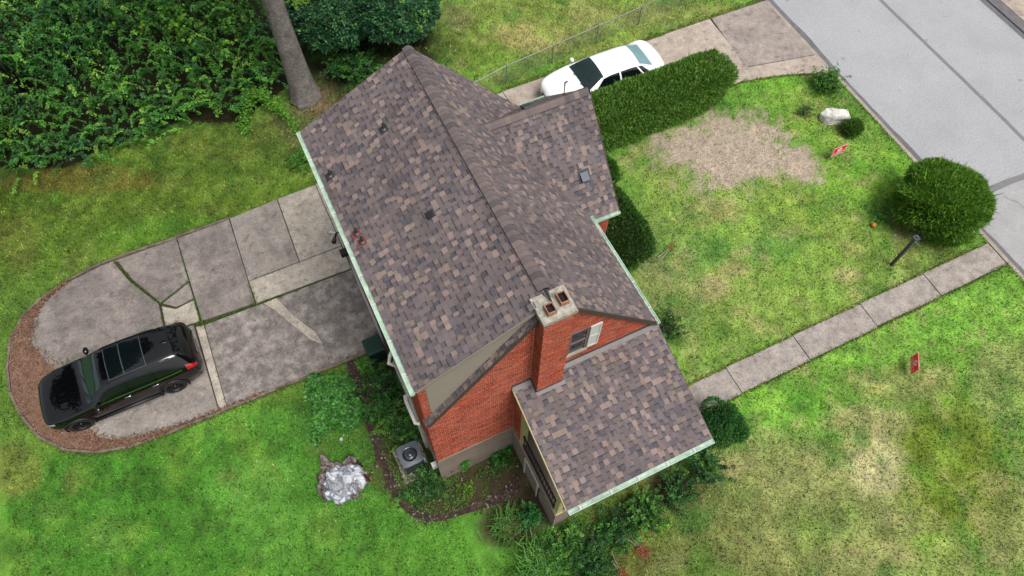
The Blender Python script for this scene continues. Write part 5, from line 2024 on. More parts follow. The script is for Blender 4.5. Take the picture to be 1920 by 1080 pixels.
arr = np.ones((len(tv), 4), np.float32)
arr[:, :3] = tcl
at.data.foreach_set('color', arr.ravel())
me.materials.append(M['tarp'])
me.polygons.foreach_set('use_smooth', [True] * len(me.polygons))
tarp = link(bpy.data.objects.new('tarp', me))
tag(tarp, 'crumpled white and brown tarp lying on the green back lawn', 'tarp')

# pale boulder
bm = bmesh.new()
bmesh.ops.create_icosphere(bm, subdivisions=4, radius=1)
planes = [(Vector((random.gauss(0, 1), random.gauss(0, 1), random.gauss(0, .8))).normalized(), random.uniform(.62, .9)) for _ in range(16)]
for v in bm.verts:
    for pn_, pd_ in planes:
        t_ = v.co.dot(pn_) - pd_
        if t_ > 0:
            v.co -= pn_ * t_ * .92
for v in bm.verts:
    p = v.co.copy()
    n1 = fbm(np.array([p.x * 1.2 + 3]), np.array([p.y * 1.2 + p.z * .8]), 1.0, 3, 12.)[0]
    n2 = fbm(np.array([p.x * 3 + 3]), np.array([p.y * 3 + p.z * 2]), 1.0, 2, 2.)[0]
    k = .72 + .55 * n1 + .14 * n2
    p = Vector((math.copysign(abs(p.x) ** .75, p.x), math.copysign(abs(p.y) ** .8, p.y), math.copysign(abs(p.z) ** .7, p.z)))
    v.co = Vector((p.x * .58 * k, p.y * .32 * k + .07 * math.sin(p.x * 4), max(p.z * .38 * k, -.12) + .12))
me = bpy.data.meshes.new('boulder')
bm.to_mesh(me)
bm.free()
me.materials.append(M['rock'])
rock = link(bpy.data.objects.new('boulder', me))
rock.location = (19.0, 5.78, 1.42)
rock.rotation_euler = (0, 0, math.radians(-42))
tag(rock, 'pale limestone boulder on the lawn near the street kerb', 'rock')


# yard signs
def yard_sign(x, y, rz, label, tilt):
    s = empty('yard_sign', (0, 0, 0), label, 'sign', 'red yard signs')
    b = MB()
    b.box(-.305, .305, -.006, .006, .18, .64)
    pn = b.build('panel', M['sign_red'], s)
    for sd in (-1, 1):
        y0, y1 = sorted((sd * .0065, sd * .0085))
        b = MB()
        for (a0, a1, e0, e1) in ((-.305, .305, .18, .192), (-.305, .305, .628, .64), (-.305, -.293, .18, .64), (.293, .305, .18, .64)):
            b.box(a0, a1, y0, y1, e0, e1)
        b.build('border', M['sign_white'], pn)
        # emblem: a gabled-house chevron over a curl, two lines of lettering under it
        b = MB()
        for (pa, pb_) in (((-.10, .46), (0, .57)), ((0, .57), (.10, .46)), ((-.05, .40), (-.05, .49)), ((.05, .40), (.05, .49)), ((-.05, .40), (.05, .40))):
            dx, dz = pb_[0] - pa[0], pb_[1] - pa[1]
            L_ = math.hypot(dx, dz)
            ox_, oz_ = -dz / L_ * .016, dx / L_ * .016
            q_ = [(pa[0] - ox_, pa[1] - oz_), (pb_[0] - ox_, pb_[1] - oz_), (pb_[0] + ox_, pb_[1] + oz_), (pa[0] + ox_, pa[1] + oz_)]
            b.hexa([(u, y0, w_) for u, w_ in q_], [(u, y1, w_) for u, w_ in q_])
        b.build('emblem', M['sign_white'], pn, recalc=True)
        rnd = random.Random(3)
        for (zz, hgt, x0, x1) in ((.305, .055, -.23, .23), (.225, .04, -.25, .25)):
            b = MB()
            u = x0
            while u < x1:
                w_ = rnd.uniform(.018, .034)
                if rnd.random() > .14:
                    b.box(u, u + .010, y0, y1, zz, zz + hgt)
                    r_ = rnd.choice([0, .5, 1]) * (hgt - .012)
                    b.box(u + .010, u + w_, y0, y1, zz + r_, zz + r_ + .012)
                u += w_ + .010
            tag(b.build('lettering', M['sign_white'], pn), kind='stuff')
    for xx in (-.2, .2):
        b = MB()
        b.tube([(xx, 0, -.1), (xx, 0, .22)], .005, 6)
        b.build('stake', M['galv'], s)
    s.location = (x, y, 1.4)
    s.rotation_euler = (tilt, 0, rz)


yard_sign(17.88, 4.34, 0.0, 'red yard sign near the pale boulder', math.radians(-3))
yard_sign(14.72, -3.50, math.atan2(.52, .42), 'red yard sign in the lawn south of the front walk', math.radians(4))

# lamp post without its lantern
lp = empty('lamp_post', (16.75, -.25, 1.4), 'dark grey lamp post beside the round yew and the front walk', 'lamp post')
b = MB()
b.box(16.70, 16.80, -.30, -.20, 1.35, 3.12)
o = b.build('post', M['lamp_grey'], lp)
b = MB()
b.tube([(16.72, -.06, 2.98), (16.78, -.50, 2.98)], .012, 6)
b.build('ladder_bar', M['galv'], lp)
b = MB()
b.hexa([(16.68, -.32, 3.12), (16.82, -.32, 3.12), (16.82, -.18, 3.12), (16.68, -.18, 3.12)], [(16.65, -.35, 3.16), (16.85, -.35, 3.16), (16.85, -.15, 3.16), (16.65, -.15, 3.16)])
b.build('lantern_base', M['lamp_grey'], lp)
for k in range(4):
    a = math.pi / 4 + k * math.pi / 2
    b = MB()
    b.tube([(16.75 + .11 * math.cos(a), -.25 + .11 * math.sin(a), 3.16), (16.75 + .14 * math.cos(a), -.25 + .14 * math.sin(a), 3.36)], .008, 5)
    b.build('lantern_strut', M['lamp_grey'], lp)
b = MB()
b.lathe([(.001, 3.16), (.03, 3.16), (.03, 3.24), (.02, 3.25), (.001, 3.25)], 10, (16.75, -.25, 0))
b.build('bulb_socket', M['flash'], lp)

# little orange ball
b = MB()
b.lathe([(.001, -.09), (.045, -.08), (.08, -.04), (.09, 0), (.08, .04), (.045, .08), (.001, .09)], 14, (0, 0, 0))
o = b.build('ball', M['orange'], None, smooth=True)
o.location = (17.19, 1.30, 1.49)
tag(o, 'small orange ball on the lawn left of the round yew', 'ball')

# chain-link fence along the drive
fn = empty('chain_link_fence', (7.2, 12.75, 1.4), 'low chain link fence along the far edge of the drive', 'fence')
FA, FB = Vector((6.2, 12.70, 0)), Vector((19.0, 13.95, 0))
FH = .95
for i in range(7):
    p = FA.lerp(FB, i / 6)
    z_ = zgf(p.x, p.y)
    b = MB()
    b.tube([(p.x, p.y, z_ - .1), (p.x, p.y, z_ + FH + .03)], .022, 8)
    b.build('post', M['galv'], fn)
    if i < 6:
        p2 = FA.lerp(FB, (i + 1) / 6)
        b = MB()
        b.tube([(p.x, p.y, z_ + FH), ((p.x + p2.x) / 2, (p.y + p2.y) / 2, (z_ + zgf(p2.x, 0)) / 2 + FH - .015), (p2.x, p2.y, zgf(p2.x, 0) + FH)], .021, 8)
        b.build('top_rail', M['galv'], fn)
wm = MB()
Lf_ = (FB - FA).length
dirf = (FB - FA).normalized()
t = -FH
while t < Lf_:
    for sg in (1, -1):
        a0, a1 = (t, t + FH) if sg > 0 else (t + FH, t)
        pa, pb_ = max(0, min(Lf_, a0)), max(0, min(Lf_, a1))
        za, zb_ = (pa - a0) / (a1 - a0) * FH, (pb_ - a0) / (a1 - a0) * FH
        if abs(pa - pb_) < .05:
            continue
        qa, qb = FA + dirf * pa, FA + dirf * pb_
        wm.tube([(qa.x, qa.y, zgf(qa.x, 0) + max(.03, za)), (qb.x, qb.y, zgf(qb.x, 0) + zb_)], .0022, 3, caps=False)
    t += .11
o = wm.build('mesh_wire', M['galv'], fn)
o['kind'] = 'stuff'

# ------------------------------------------------------------------ plants
def superell(q, p):
    return q / (np.sum(np.abs(q) ** p, axis=1, keepdims=True) ** (1 / p))


def box_surface(n, a, b_, h):
    """random points on the sides and top of a box of half sizes a,b and height h, scaled to the unit cube"""
    areas = np.array([4 * a * b_, 2 * a * h, 2 * a * h, 2 * b_ * h, 2 * b_ * h])
    f = RNG.choice(5, n, p=areas / areas.sum())
    u, v = RNG.uniform(-1, 1, n), RNG.uniform(-1, 1, n)
    w = RNG.uniform(-1, 1, n)
    q = np.empty((n, 3))
    q[:, 0] = np.where(f == 3, 1, np.where(f == 4, -1, u))
    q[:, 1] = np.where(f == 1, 1, np.where(f == 2, -1, v))
    q[:, 2] = np.where(f == 0, 1, w)
    return q


def clipped_shrub(name, label, x, y, a, b_, h, n, pal, rz=0.0, p=3.0, ln=(.08, .17), wd=(.018, .035), rough=.07, cat='hedge', up=.35, taper=.12, weights=None, tipfrac=.0):
    z0 = zgf(x, y)
    o = empty(name, (x, y, z0), label, cat, rz=rz)
    q = superell(box_surface(n, a, b_, h), p)
    nz = (fbm(q[:, 0] * a + q[:, 2] + x, q[:, 1] * b_ + q[:, 2] * h + y, 1.6, 3, 3.) - .5)
    k = 1 + rough * 2 * nz - np.abs(RNG.normal(0, .05, n))
    zz = (q[:, 2] * k * .5 + .5) * h
    tp = 1 - taper * (1 - np.clip(zz / h, 0, 1)) if taper >= 0 else 1 + taper * np.clip(zz / h, 0, 1)
    pos = np.stack([q[:, 0] * a * k * tp, q[:, 1] * b_ * k * tp, zz], 1)
    nr = norm(np.stack([np.sign(q[:, 0]) * np.abs(q[:, 0]) ** (p - 1) / a, np.sign(q[:, 1]) * np.abs(q[:, 1]) ** (p - 1) / b_, np.sign(q[:, 2]) * np.abs(q[:, 2]) ** (p - 1) / (h / 2)], 1))
    d = norm(nr + RNG.normal(0, .55, (n, 3)) + np.array([0, 0, up]))
    ok = pos[:, 2] > 0.02
    pos, d, nr = pos[ok], d[ok], nr[ok]
    m = len(pos)
    c_, s_ = math.cos(rz), math.sin(rz)
    Rm = np.array([[c_, -s_, 0], [s_, c_, 0], [0, 0, 1]])
    pos = pos @ Rm.T + np.array([x, y, z0])
    d = d @ Rm.T
    lens_ = RNG.uniform(*ln, m) * np.where(RNG.random(m) < .02, RNG.uniform(1.5, 2.2, m), 1)
    lens_ *= .75 + .6 * fbm(pos[:, 0], pos[:, 1] + pos[:, 2], 2.4, 3, 19.)
    v = leaf_verts(pos - d * .03, d, RNG.normal(0, 1, (m, 3)) + np.array([0, 0, .8]), lens_, RNG.uniform(*wd, m), .1)
    big_mesh('foliage', v, 4, jitter_cols(pal, m, .22, weights), M['needle'], o)
    bm = bmesh.new()
    bmesh.ops.create_icosphere(bm, subdivisions=4, radius=1)
    co = np.array([tuple(vv.co) for vv in bm.verts])
    cq = superell(co, p)
    zz = (cq[:, 2] * .46 + .46) * h * .98
    tp = 1 - taper * (1 - np.clip(zz / h, 0, 1)) if taper >= 0 else 1 + taper * np.clip(zz / h, 0, 1)
    for vv, c3, z_, t_ in zip(bm.verts, cq, zz, np.broadcast_to(tp, zz.shape)):
        vv.co = (c3[0] * a * .86 * t_, c3[1] * b_ * .86 * t_, z_)
    me = bpy.data.meshes.new('branches')
    bm.to_mesh(me)
    bm.free()
    me.materials.append(M['core'])
    link(bpy.data.objects.new('branches', me), o)
    return o


YEW = [(96, 146, 50), (118, 174, 62), (146, 198, 80), (72, 116, 44), (172, 212, 108)]
YW = [3, 4, 2.6, 2, .9]
clipped_shrub('yew_hedge', 'long clipped yew hedge between the drive and the bare patch', 12.1, 8.93, 3.95, .93, 1.82, 90000, YEW, 0.012, 5.0, (.06, .14), (.018, .034), weights=YW, taper=.14, rough=.08)
clipped_shrub('round_yew', 'big rounded yew bush at the street corner by the lamp post', 19.18, .74, 1.40, 1.47, 1.95, 46000, [(98, 152, 44), (122, 182, 56), (150, 206, 72), (72, 120, 38), (178, 218, 98)], .5, 2.7, (.09, .19), (.018, .036), weights=YW, taper=.10, rough=.16, cat='bush')
clipped_shrub('yew_bush', 'tall dark yew bush against the brick front bay', 8.35, 4.85, 1.05, 1.85, 1.75, 17000, [(58, 104, 38), (74, 126, 44), (96, 152, 56), (46, 84, 34)], 0.05, 2.6, (.07, .15), rough=.12, cat='bush', taper=.05)
clipped_shrub('yew_bush', 'smaller yew bush tucked between the bay and the hedge', 9.1, 7.1, .75, .8, 1.3, 6000, [(54, 100, 34), (72, 124, 42), (96, 150, 54)], 0.05, 2.4, (.07, .15), rough=.14, cat='bush', taper=.05)



def arch_stems(n, base, rad, hgt, per, ln, wd, pal, weights=None, droop=.8, start=.25, flat=.6):
    """leafy arching canes: base (n,3), reach rad (n), height hgt (n)"""
    az = RNG.random(n) * 6.283
    t = RNG.uniform(start, 1.0, (n, per))
    t.sort(axis=1)
    side = np.where(np.arange(per) % 2 == 0, 1.0, -1.0)
    dirx, diry = np.cos(az)[:, None], np.sin(az)[:, None]
    px = base[:, 0:1] + dirx * rad[:, None] * t
    py = base[:, 1:2] + diry * rad[:, None] * t
    pz = base[:, 2:3] + hgt[:, None] * (2.0 * t - (1.0 + .15 * droop) * t ** 2)
    dz = hgt[:, None] * (2.0 - 2 * (1 + .15 * droop) * t)
    tang = norm(np.stack([dirx * rad[:, None] + 0 * t, diry * rad[:, None] + 0 * t, dz * .7], -1).reshape(-1, 3))
    lat = norm(np.cross(tang, np.array([0, 0, 1.0]))) * np.tile(side, n)[:, None]
    m = n * per
    d = norm(lat * .9 + tang * .7 + RNG.normal(0, .28, (m, 3)) + np.array([0, 0, -.05]))
    nr = norm(np.array([0, 0, flat]) + RNG.normal(0, .4, (m, 3)))
    pos = np.stack([px, py, pz], -1).reshape(-1, 3)
    v = leaf_verts(pos, d, nr, RNG.uniform(*ln, m), RNG.uniform(*wd, m))
    stem_t = np.repeat(np.arange(n), per)
    cols = jitter_cols(pal, n, .12, weights)[stem_t] * (1 + RNG.normal(0, .14, (m, 1)))
    return v, np.clip(cols, .003, .8)


def leafy_shrub(name, label, x, y, r, h, stems, per, ln, wd, pal, cat='shrub', weights=None, z=None):
    z0 = zgf(x, y) if z is None else z
    o = empty(name, (x, y, z0), label, cat)
    base = np.column_stack([x + RNG.normal(0, r * .32, stems), y + RNG.normal(0, r * .32, stems), np.full(stems, z0)])
    v, cl = arch_stems(stems, base, RNG.uniform(.25, .85, stems) * r, RNG.uniform(.45, 1.0, stems) * h, per, ln, wd, pal, weights, start=.2)
    big_mesh('foliage', v, 4, cl, M['leaf'], o)
    b = MB()
    rnd = random.Random(int(x * 100 + y * 10))
    for k in range(9):
        a = rnd.random() * 6.28
        q = rnd.uniform(.3, .7) * r
        b.tube([(x, y, z0 - .02), (x + q * .5 * math.cos(a), y + q * .5 * math.sin(a), z0 + h * .5), (x + q * math.cos(a), y + q * math.sin(a), z0 + h * rnd.uniform(.6, .85))], [.014, .01, .004], 5)
    b.build('stems', M['twig'], o)
    return o


def lobed_bush(name, label, x, y, r, h, lobes, n, pal):
    z0 = zgf(x, y)
    o = empty(name, (x, y, z0), label, 'bush')
    rnd = random.Random(lobes)
    cs = []
    for k in range(lobes):
        a_ = rnd.random() * 6.283
        q_ = r * math.sqrt(rnd.random()) * .85
        lr = rnd.uniform(.20, .36)
        cs.append((x + q_ * math.cos(a_), y + q_ * math.sin(a_), z0 + lr * .6 + (h - lr * 1.6) * (1 - (q_ / r) ** 2) * rnd.uniform(.55, 1.0), lr))
    cs = np.array(cs)
    idx = RNG.integers(0, lobes, n)
    d = norm(RNG.normal(0, 1, (n, 3)))
    d[:, 2] = np.where(d[:, 2] < -.4, -d[:, 2], d[:, 2])
    pos = cs[idx, :3] + d * (cs[idx, 3] * RNG.uniform(.8, 1.08, n))[:, None]
    pos[:, 2] = np.maximum(pos[:, 2], z0 + .03)
    dd = norm(d + RNG.normal(0, .6, (n, 3)))
    v = leaf_verts(pos, dd, d + RNG.normal(0, .5, (n, 3)), RNG.uniform(.05, .10, n), RNG.uniform(.025, .045, n))
    lobe_c = jitter_cols(pal, lobes, .10)[idx]
    big_mesh('foliage', v, 4, np.clip((lobe_c * .5 + jitter_cols(pal, n, .2) * .5), .003, .8), M['needle'], o)
    b = MB()
    for cx_, cy_, cz_, lr in cs:
        b.tube([(x, y, z0 - .02), ((x + cx_) / 2, (y + cy_) / 2, z0 + (cz_ - z0) * .6), (cx_, cy_, cz_)], [.02, .014, .006], 5)
    b.build('stems', M['twig'], o)
    return o


MIDG = [(68, 124, 46), (88, 150, 56), (52, 100, 40), (116, 172, 70)]
DEEP = [(48, 100, 42), (62, 120, 48), (38, 80, 38), (86, 146, 60)]
# at the house's left side
leafy_shrub('broadleaf_shrub', 'dark leafy shrub against the rear wall below the white downspout', -.58, 3.35, .95, 1.15, 90, 26, (.07, .13), (.035, .06), DEEP)
leafy_shrub('broadleaf_shrub', 'light green leafy shrub between the bed trench and the dark shrub', -1.02, 2.75, .55, .6, 50, 18, (.09, .15), (.05, .085), [(66, 124, 46), (90, 150, 60), (52, 104, 38)])
leafy_shrub('broadleaf_shrub', 'leafy shrub just behind the air conditioning unit', -.55, 1.95, .75, .9, 70, 24, (.06, .11), (.03, .05), MIDG)
leafy_shrub('broadleaf_shrub', 'rounded green shrub at the house corner in front of the air conditioner', -.42, .05, .66, .62, 80, 22, (.06, .10), (.03, .05), DEEP)
leafy_shrub('broadleaf_shrub', 'small bright plant beside the bin at the drive edge', -.75, 4.55, .42, .45, 34, 14, (.08, .12), (.05, .07), [(78, 140, 48), (100, 164, 60)])
leafy_shrub('broadleaf_shrub', 'low weedy plant at the bed edge by the trench bend', -1.12, -.12, .35, .35, 30, 14, (.07, .12), (.02, .04), MIDG)
# in the angle between gable and porch
leafy_shrub('climbing_plant', 'bright green plant growing against the painted foundation', .82, -.09, .2, .55, 14, 14, (.08, .13), (.05, .08), [(84, 170, 44), (66, 150, 40)], z=.55)
leafy_shrub('leafy_plant', 'green plant in the inner corner of the porch', 1.9, -.28, .32, .4, 22, 14, (.08, .14), (.05, .08), [(52, 120, 40), (70, 140, 50)])
leafy_shrub('leafy_plant', 'green plant growing beside the hatch under the porch', 1.95, -2.25, .38, .5, 30, 14, (.09, .16), (.04, .06), [(50, 124, 58), (72, 150, 66)])
leafy_shrub('leafy_plant', 'yellow green clump in the middle of the planting bed', .55, -.75, .3, .25, 30, 12, (.05, .09), (.03, .05), [(120, 160, 50), (96, 140, 44)])
# along the porch front
for (x, y, r, h, pal, lab) in ((2.55, -3.55, .75, .8, MIDG, 'leafy shrub at the near post of the porch'), (3.35, -3.95, .8, .75, DEEP, 'dark shrub second along the porch front'),
                               (4.15, -3.72, .65, .7, DEEP, 'leafy shrub below the middle of the porch gutter'), (4.95, -3.72, .62, .7, MIDG, 'loose green shrub right of the porch middle'),
                               (6.05, -3.62, .60, .65, DEEP, 'thin shrub with bare twigs near the porch end'), (7.05, -3.42, .62, .75, DEEP, 'leafy shrub at the street end of the porch front'), (2.75, -4.5, .7, .55, DEEP, 'low dark shrub in front of the porch post')):
    leafy_shrub('porch_shrub', lab, x, y, r, h, 84, 24, (.06, .11), (.03, .055), pal)
leafy_shrub('lime_plant', 'small lime green plant in front of the porch shrubs', 5.2, -4.25, .26, .3, 20, 12, (.06, .10), (.03, .05), [(130, 190, 60), (150, 200, 80)])
# by the front wall and the lawn
lobed_bush('corner_bush', 'dense dark green bush at the porch corner beside the walk', 8.05, -2.45, .78, 1.35, 15, 15000, [(54, 114, 52), (70, 136, 60), (92, 158, 70), (42, 92, 46)])
leafy_shrub('front_shrub', 'green shrub with brown bare twigs beside the gable corner', 8.35, .95, .72, .95, 80, 22, (.05, .09), (.02, .035), DEEP)
leafy_shrub('street_shrub', 'leafy light green shrub at the end of the drive apron', 19.62, 7.35, .62, .75, 160, 22, (.06, .11), (.03, .05), [(84, 138, 50), (104, 160, 62), (66, 116, 42)])
leafy_shrub('street_shrub', 'small grey green shrub left of the boulder', 18.15, 6.55, .34, .4, 50, 16, (.05, .09), (.02, .035), [(104, 140, 66), (84, 118, 52), (128, 150, 90)])
clipped_shrub('dwarf_conifer', 'small dark spiky conifer in front of the boulder', 19.12, 5.08, .38, .38, .55, 2200, [(74, 118, 40), (98, 146, 52), (130, 174, 66)], 0, 2.0, (.08, .2), (.015, .03), rough=.2, cat='bush')
leafy_shrub('leafy_weed', 'single broad leafed weed left of the round yew', 17.6, 1.38, .2, .2, 10, 8, (.09, .14), (.05, .07), [(96, 170, 60)])


def strap_plant(name, label, x, y, r, h, n, pal):
    z0 = zgf(x, y)
    o = empty(name, (x, y, z0), label, 'plant')
    az = RNG.random(n) * 6.283
    bx_ = x + RNG.normal(0, r * .45, n)
    by_ = y + RNG.normal(0, r * .45, n)
    rc = RNG.uniform(.5, 1, n) * r * .8
    hh = RNG.uniform(.6, 1, n) * h
    vs = []
    ts = np.linspace(0, 1, 5)
    w = RNG.uniform(.012, .022, n)
    L_ = []
    for t in ts:
        p = np.stack([bx_ + np.cos(az) * rc * t, by_ + np.sin(az) * rc * t, z0 + hh * (2 * t - 1.35 * t * t)], 1)
        s = np.stack([-np.sin(az), np.cos(az), 0 * az], 1) * (w * (1 - .9 * t ** 2))[:, None]
        L_.append((p - s, p + s))
    for k in range(4):
        vs.append(np.stack([L_[k][0], L_[k][1], L_[k + 1][1], L_[k + 1][0]], 1))
    v = np.concatenate(vs, 0).reshape(-1, 3)
    cl = np.tile(jitter_cols(pal, n, .15), (4, 1))
    big_mesh('blades', v, 4, cl, M['leaf'], o)


strap_plant('daylily_clump', 'long bladed daylily clump at the lawn edge below the porch', 1.75, -3.75, .8, .55, 900, [(84, 150, 50), (66, 128, 42), (110, 170, 62)])
strap_plant('daylily_clump', 'shorter bladed clump left of the daylilies in the bed corner', 1.2, -2.2, .5, .35, 380, [(74, 128, 46), (96, 146, 56)])

# broad-leaved ground cover beside the drive
n_ = 5600
gxp, gyp = RNG.uniform(-3.3, -1.3, n_), RNG.uniform(2.7, 5.05, n_)
rr = np.maximum(np.abs(gxp + 2.15 - (gyp - 4) * .12) / 1.0, np.abs(gyp - 4.0) / 1.15)
edge_ = fbm(gxp, gyp, 1.5, 3, 33.) * 1.3 + .22
kp = rr < edge_
gxp, gyp = gxp[kp], gyp[kp]
n_ = len(gxp)
pos = np.column_stack([gxp, gyp, RNG.uniform(.03, .15, n_)])
ang = RNG.random(n_) * 6.283
v = leaf_verts(pos, np.column_stack([np.cos(ang), np.sin(ang), RNG.normal(0, .25, n_)]), np.array([0, 0, 1.0]) + RNG.normal(0, .35, (n_, 3)), RNG.uniform(.09, .15, n_), RNG.uniform(.06, .10, n_))
tag(big_mesh('ground_cover', v, 4, jitter_cols([(70, 140, 50), (92, 168, 66), (50, 108, 38), (112, 184, 82)], n_, .16), M['leaf']), 'patch of broad leafed ground cover beside the rear drive', 'ground cover', kind='stuff')
# weeds and clover in the bed and the back lawn
n_ = 17000
wx_ = RNG.uniform(-1.4, 2.3, n_)
wy_ = RNG.uniform(-1.5, 3.6, n_)
kp = inpoly(wx_, wy_, BED_POLY) & ((fbm(wx_, wy_, 1.5, 3, 91.) > .46) | (wx_ < .4)) & ~((wx_ > -.03) & (wy_ > -.03)) & ~((wx_ > 1.1) & (wy_ < -.7) & (wy_ > -1.6))
wx_, wy_ = wx_[kp], wy_[kp]
n_ = len(wx_)
pos = np.column_stack([wx_, wy_, zg(wx_, wy_) + RNG.uniform(.02, .12, n_)])
ang = RNG.random(n_) * 6.283
v = leaf_verts(pos, np.column_stack([np.cos(ang), np.sin(ang), RNG.normal(0, .3, n_)]), np.array([0, 0, 1.0]) + RNG.normal(0, .4, (n_, 3)), RNG.uniform(.04, .08, n_), RNG.uniform(.02, .045, n_))
tag(big_mesh('bed_weeds', v, 4, jitter_cols([(80, 130, 44), (104, 152, 56), (60, 100, 36), (120, 118, 60)], n_, .2), M['leaf']), 'low weeds covering the planting bed by the gable', 'weeds', kind='stuff')
n_ = 5200
wx_ = RNG.normal(-2.6, 1.2, n_)
wy_ = RNG.normal(1.6, 1.3, n_)
kp = (fbm(wx_, wy_, 1.3, 3, 66.) > .50) & (wx_ < -1.6) & (wy_ < 5.0)
wx_, wy_ = wx_[kp], wy_[kp]
n_ = len(wx_)
pos = np.column_stack([wx_, wy_, RNG.uniform(.03, .09, n_)])
ang = RNG.random(n_) * 6.283
v = leaf_verts(pos, np.column_stack([np.cos(ang), np.sin(ang), RNG.normal(0, .2, n_)]), np.array([0, 0, 1.0]) + RNG.normal(0, .3, (n_, 3)), RNG.uniform(.03, .06, n_), RNG.uniform(.025, .05, n_))
tag(big_mesh('clover', v, 4, jitter_cols([(96, 166, 56), (120, 186, 76), (76, 140, 44)], n_, .15), M['leaf']), 'clover and weeds in the lawn round the tarp', 'clover', kind='stuff')

# dark trench with stones round the bed
tr = MB()
pl, pr_ = [], []
dn = []
for (x0, y0), (x1, y1) in zip(BED_PATH[:-1], BED_PATH[1:]):
    for k in range(6):
        dn.append((x0 + (x1 - x0) * k / 6, y0 + (y1 - y0) * k / 6))
for i in range(len(dn)):
    x, y = dn[i]
    x1, y1 = dn[min(i + 1, len(dn) - 1)]
    x0, y0 = dn[max(i - 1, 0)]
    dx, dy = x1 - x0, y1 - y0
    L_ = math.hypot(dx, dy)
    w_ = .10 + .09 * vnoise(np.array([i * .45]), np.array([3.3]))[0]
    pl.append((x - dy / L_ * w_, y + dx / L_ * w_))
    pr_.append((x + dy / L_ * w_, y - dx / L_ * w_))
for i in range(len(dn) - 1):
    z_ = [zgf(*q) + .045 for q in (pl[i], pr_[i], pr_[i + 1], pl[i + 1])]
    tr.poly([(*pl[i], z_[0]), (*pr_[i], z_[1]), (*pr_[i + 1], z_[2]), (*pl[i + 1], z_[3])])
tag(tr.build('bed_trench', M['bedsoil'], None, recalc=True), kind='structure')
st_ = MB()
for k in range(420):
    i = random.randrange(len(dn))
    x, y = dn[i][0] + random.gauss(0, .12), dn[i][1] + random.gauss(0, .12)
    r = random.uniform(.015, .055)
    z_ = zgf(x, y) + .04
    col = c(*random.choice([(70, 54, 48), (48, 38, 34), (120, 104, 96), (150, 138, 130), (88, 70, 60)]))
    ring_ = [(x + r * math.cos(t) * random.uniform(.7, 1.1), y + r * math.sin(t) * random.uniform(.7, 1.1)) for t in np.linspace(0, 6.283, 7)[:-1]]
    st_.hexa([(a_, b_, z_ - .01) for a_, b_ in ring_], [(x + (a_ - x) * .6, y + (b_ - y) * .6, z_ + r * .7) for a_, b_ in ring_], col)
for k in range(150):
    x, y = random.uniform(0, 2.3), random.uniform(-2.4, -.1)
    if not bool(inpoly(np.array([x]), np.array([y]), BED_POLY)[0]):
        continue
    r = random.uniform(.012, .05)
    z_ = zgf(x, y) + .03
    col = c(*random.choice([(110, 96, 84), (84, 70, 60), (176, 166, 156), (66, 54, 46)]))
    ring_ = [(x + r * math.cos(t) * random.uniform(.7, 1.1), y + r * math.sin(t) * random.uniform(.7, 1.1)) for t in np.linspace(0, 6.283, 7)[:-1]]
    st_.hexa([(a_, b_, z_ - .02) for a_, b_ in ring_], [(x + (a_ - x) * .6, y + (b_ - y) * .6, z_ + r * .6) for a_, b_ in ring_], col)
tag(st_.build('bed_stones', M['plain'], None, recalc=True), 'loose stones and clods along the dark bed trench', 'stones', kind='stuff')
# wood chips on the bare patch
n_ = 8000
wx_ = RNG.uniform(11, 18, n_)
wy_ = RNG.uniform(3, 9, n_)
kp = dirt_amount(wx_, wy_) > RNG.random(n_) * .9 + .05
wx_, wy_ = wx_[kp], wy_[kp]
n_ = len(wx_)
ang = RNG.random(n_) * 6.283
v = leaf_verts(np.column_stack([wx_, wy_, np.full(n_, 1.43) + RNG.normal(0, .008, n_)]), np.column_stack([np.cos(ang), np.sin(ang), RNG.normal(0, .15, n_)]), np.array([0, 0, 1.0]) + RNG.normal(0, .3, (n_, 3)), RNG.uniform(.03, .09, n_), RNG.uniform(.012, .028, n_))
tag(big_mesh('wood_chips', v, 4, jitter_cols([(206, 184, 168), (194, 172, 156), (182, 158, 142), (214, 198, 184), (158, 134, 120)], n_, .08), M['leaf']), 'pinkish wood chips strewn over the round bare patch', 'wood chips', kind='stuff')


# dead russet yew cuttings
def cutting(x, y, rz, label, m=520):
    z0 = zgf(x, y)
    o = empty('dead_cutting', (x, y, z0), label, 'cutting', 'dead yew cuttings', rz)
    b = MB()
    d = Vector((math.cos(rz), math.sin(rz), 0))
    s = Vector((-d.y, d.x, 0))
    p = Vector((x, y, z0 + .06))
    for k in (-.02, .03):
        b.tube([p - d * .55 + s * k * 3, p - d * .2 + s * k + Vector((0, 0, .03)), p + d * .12 + s * k * 2], [.012, .010, .005], 5)
    b.build('stem', M['kerb'], o)
    t = RNG.uniform(-.12, .24, m)
    lat = RNG.normal(0, .085, m)
    pos = np.column_stack([x + d.x * t + s.x * lat, y + d.y * t + s.y * lat, z0 + .05 + RNG.random(m) * .1])
    dd = np.array([d.x, d.y, .1]) + RNG.normal(0, .6, (m, 3))
    v = leaf_verts(pos, dd, np.array([0, 0, 1.0]) + RNG.normal(0, .5, (m, 3)), RNG.uniform(.04, .09, m), RNG.uniform(.012, .022, m))
    big_mesh('needles', v, 4, jitter_cols([(196, 124, 84), (208, 142, 98), (160, 98, 68)], m, .15), M['needle'], o)


cutting(3.55, -4.85, math.radians(-85), 'russet dead cutting nearest the bottom edge of the lawn')
cutting(4.35, -4.55, math.radians(-70), 'russet dead cutting with pale stems right of the low shrub')
cutting(3.95, -3.98, math.radians(-60), 'russet dead cutting caught against the porch shrubs')
cutting(10.15, 3.55, math.radians(20), 'dead reddish branch on the lawn beside the tall yew', 120)

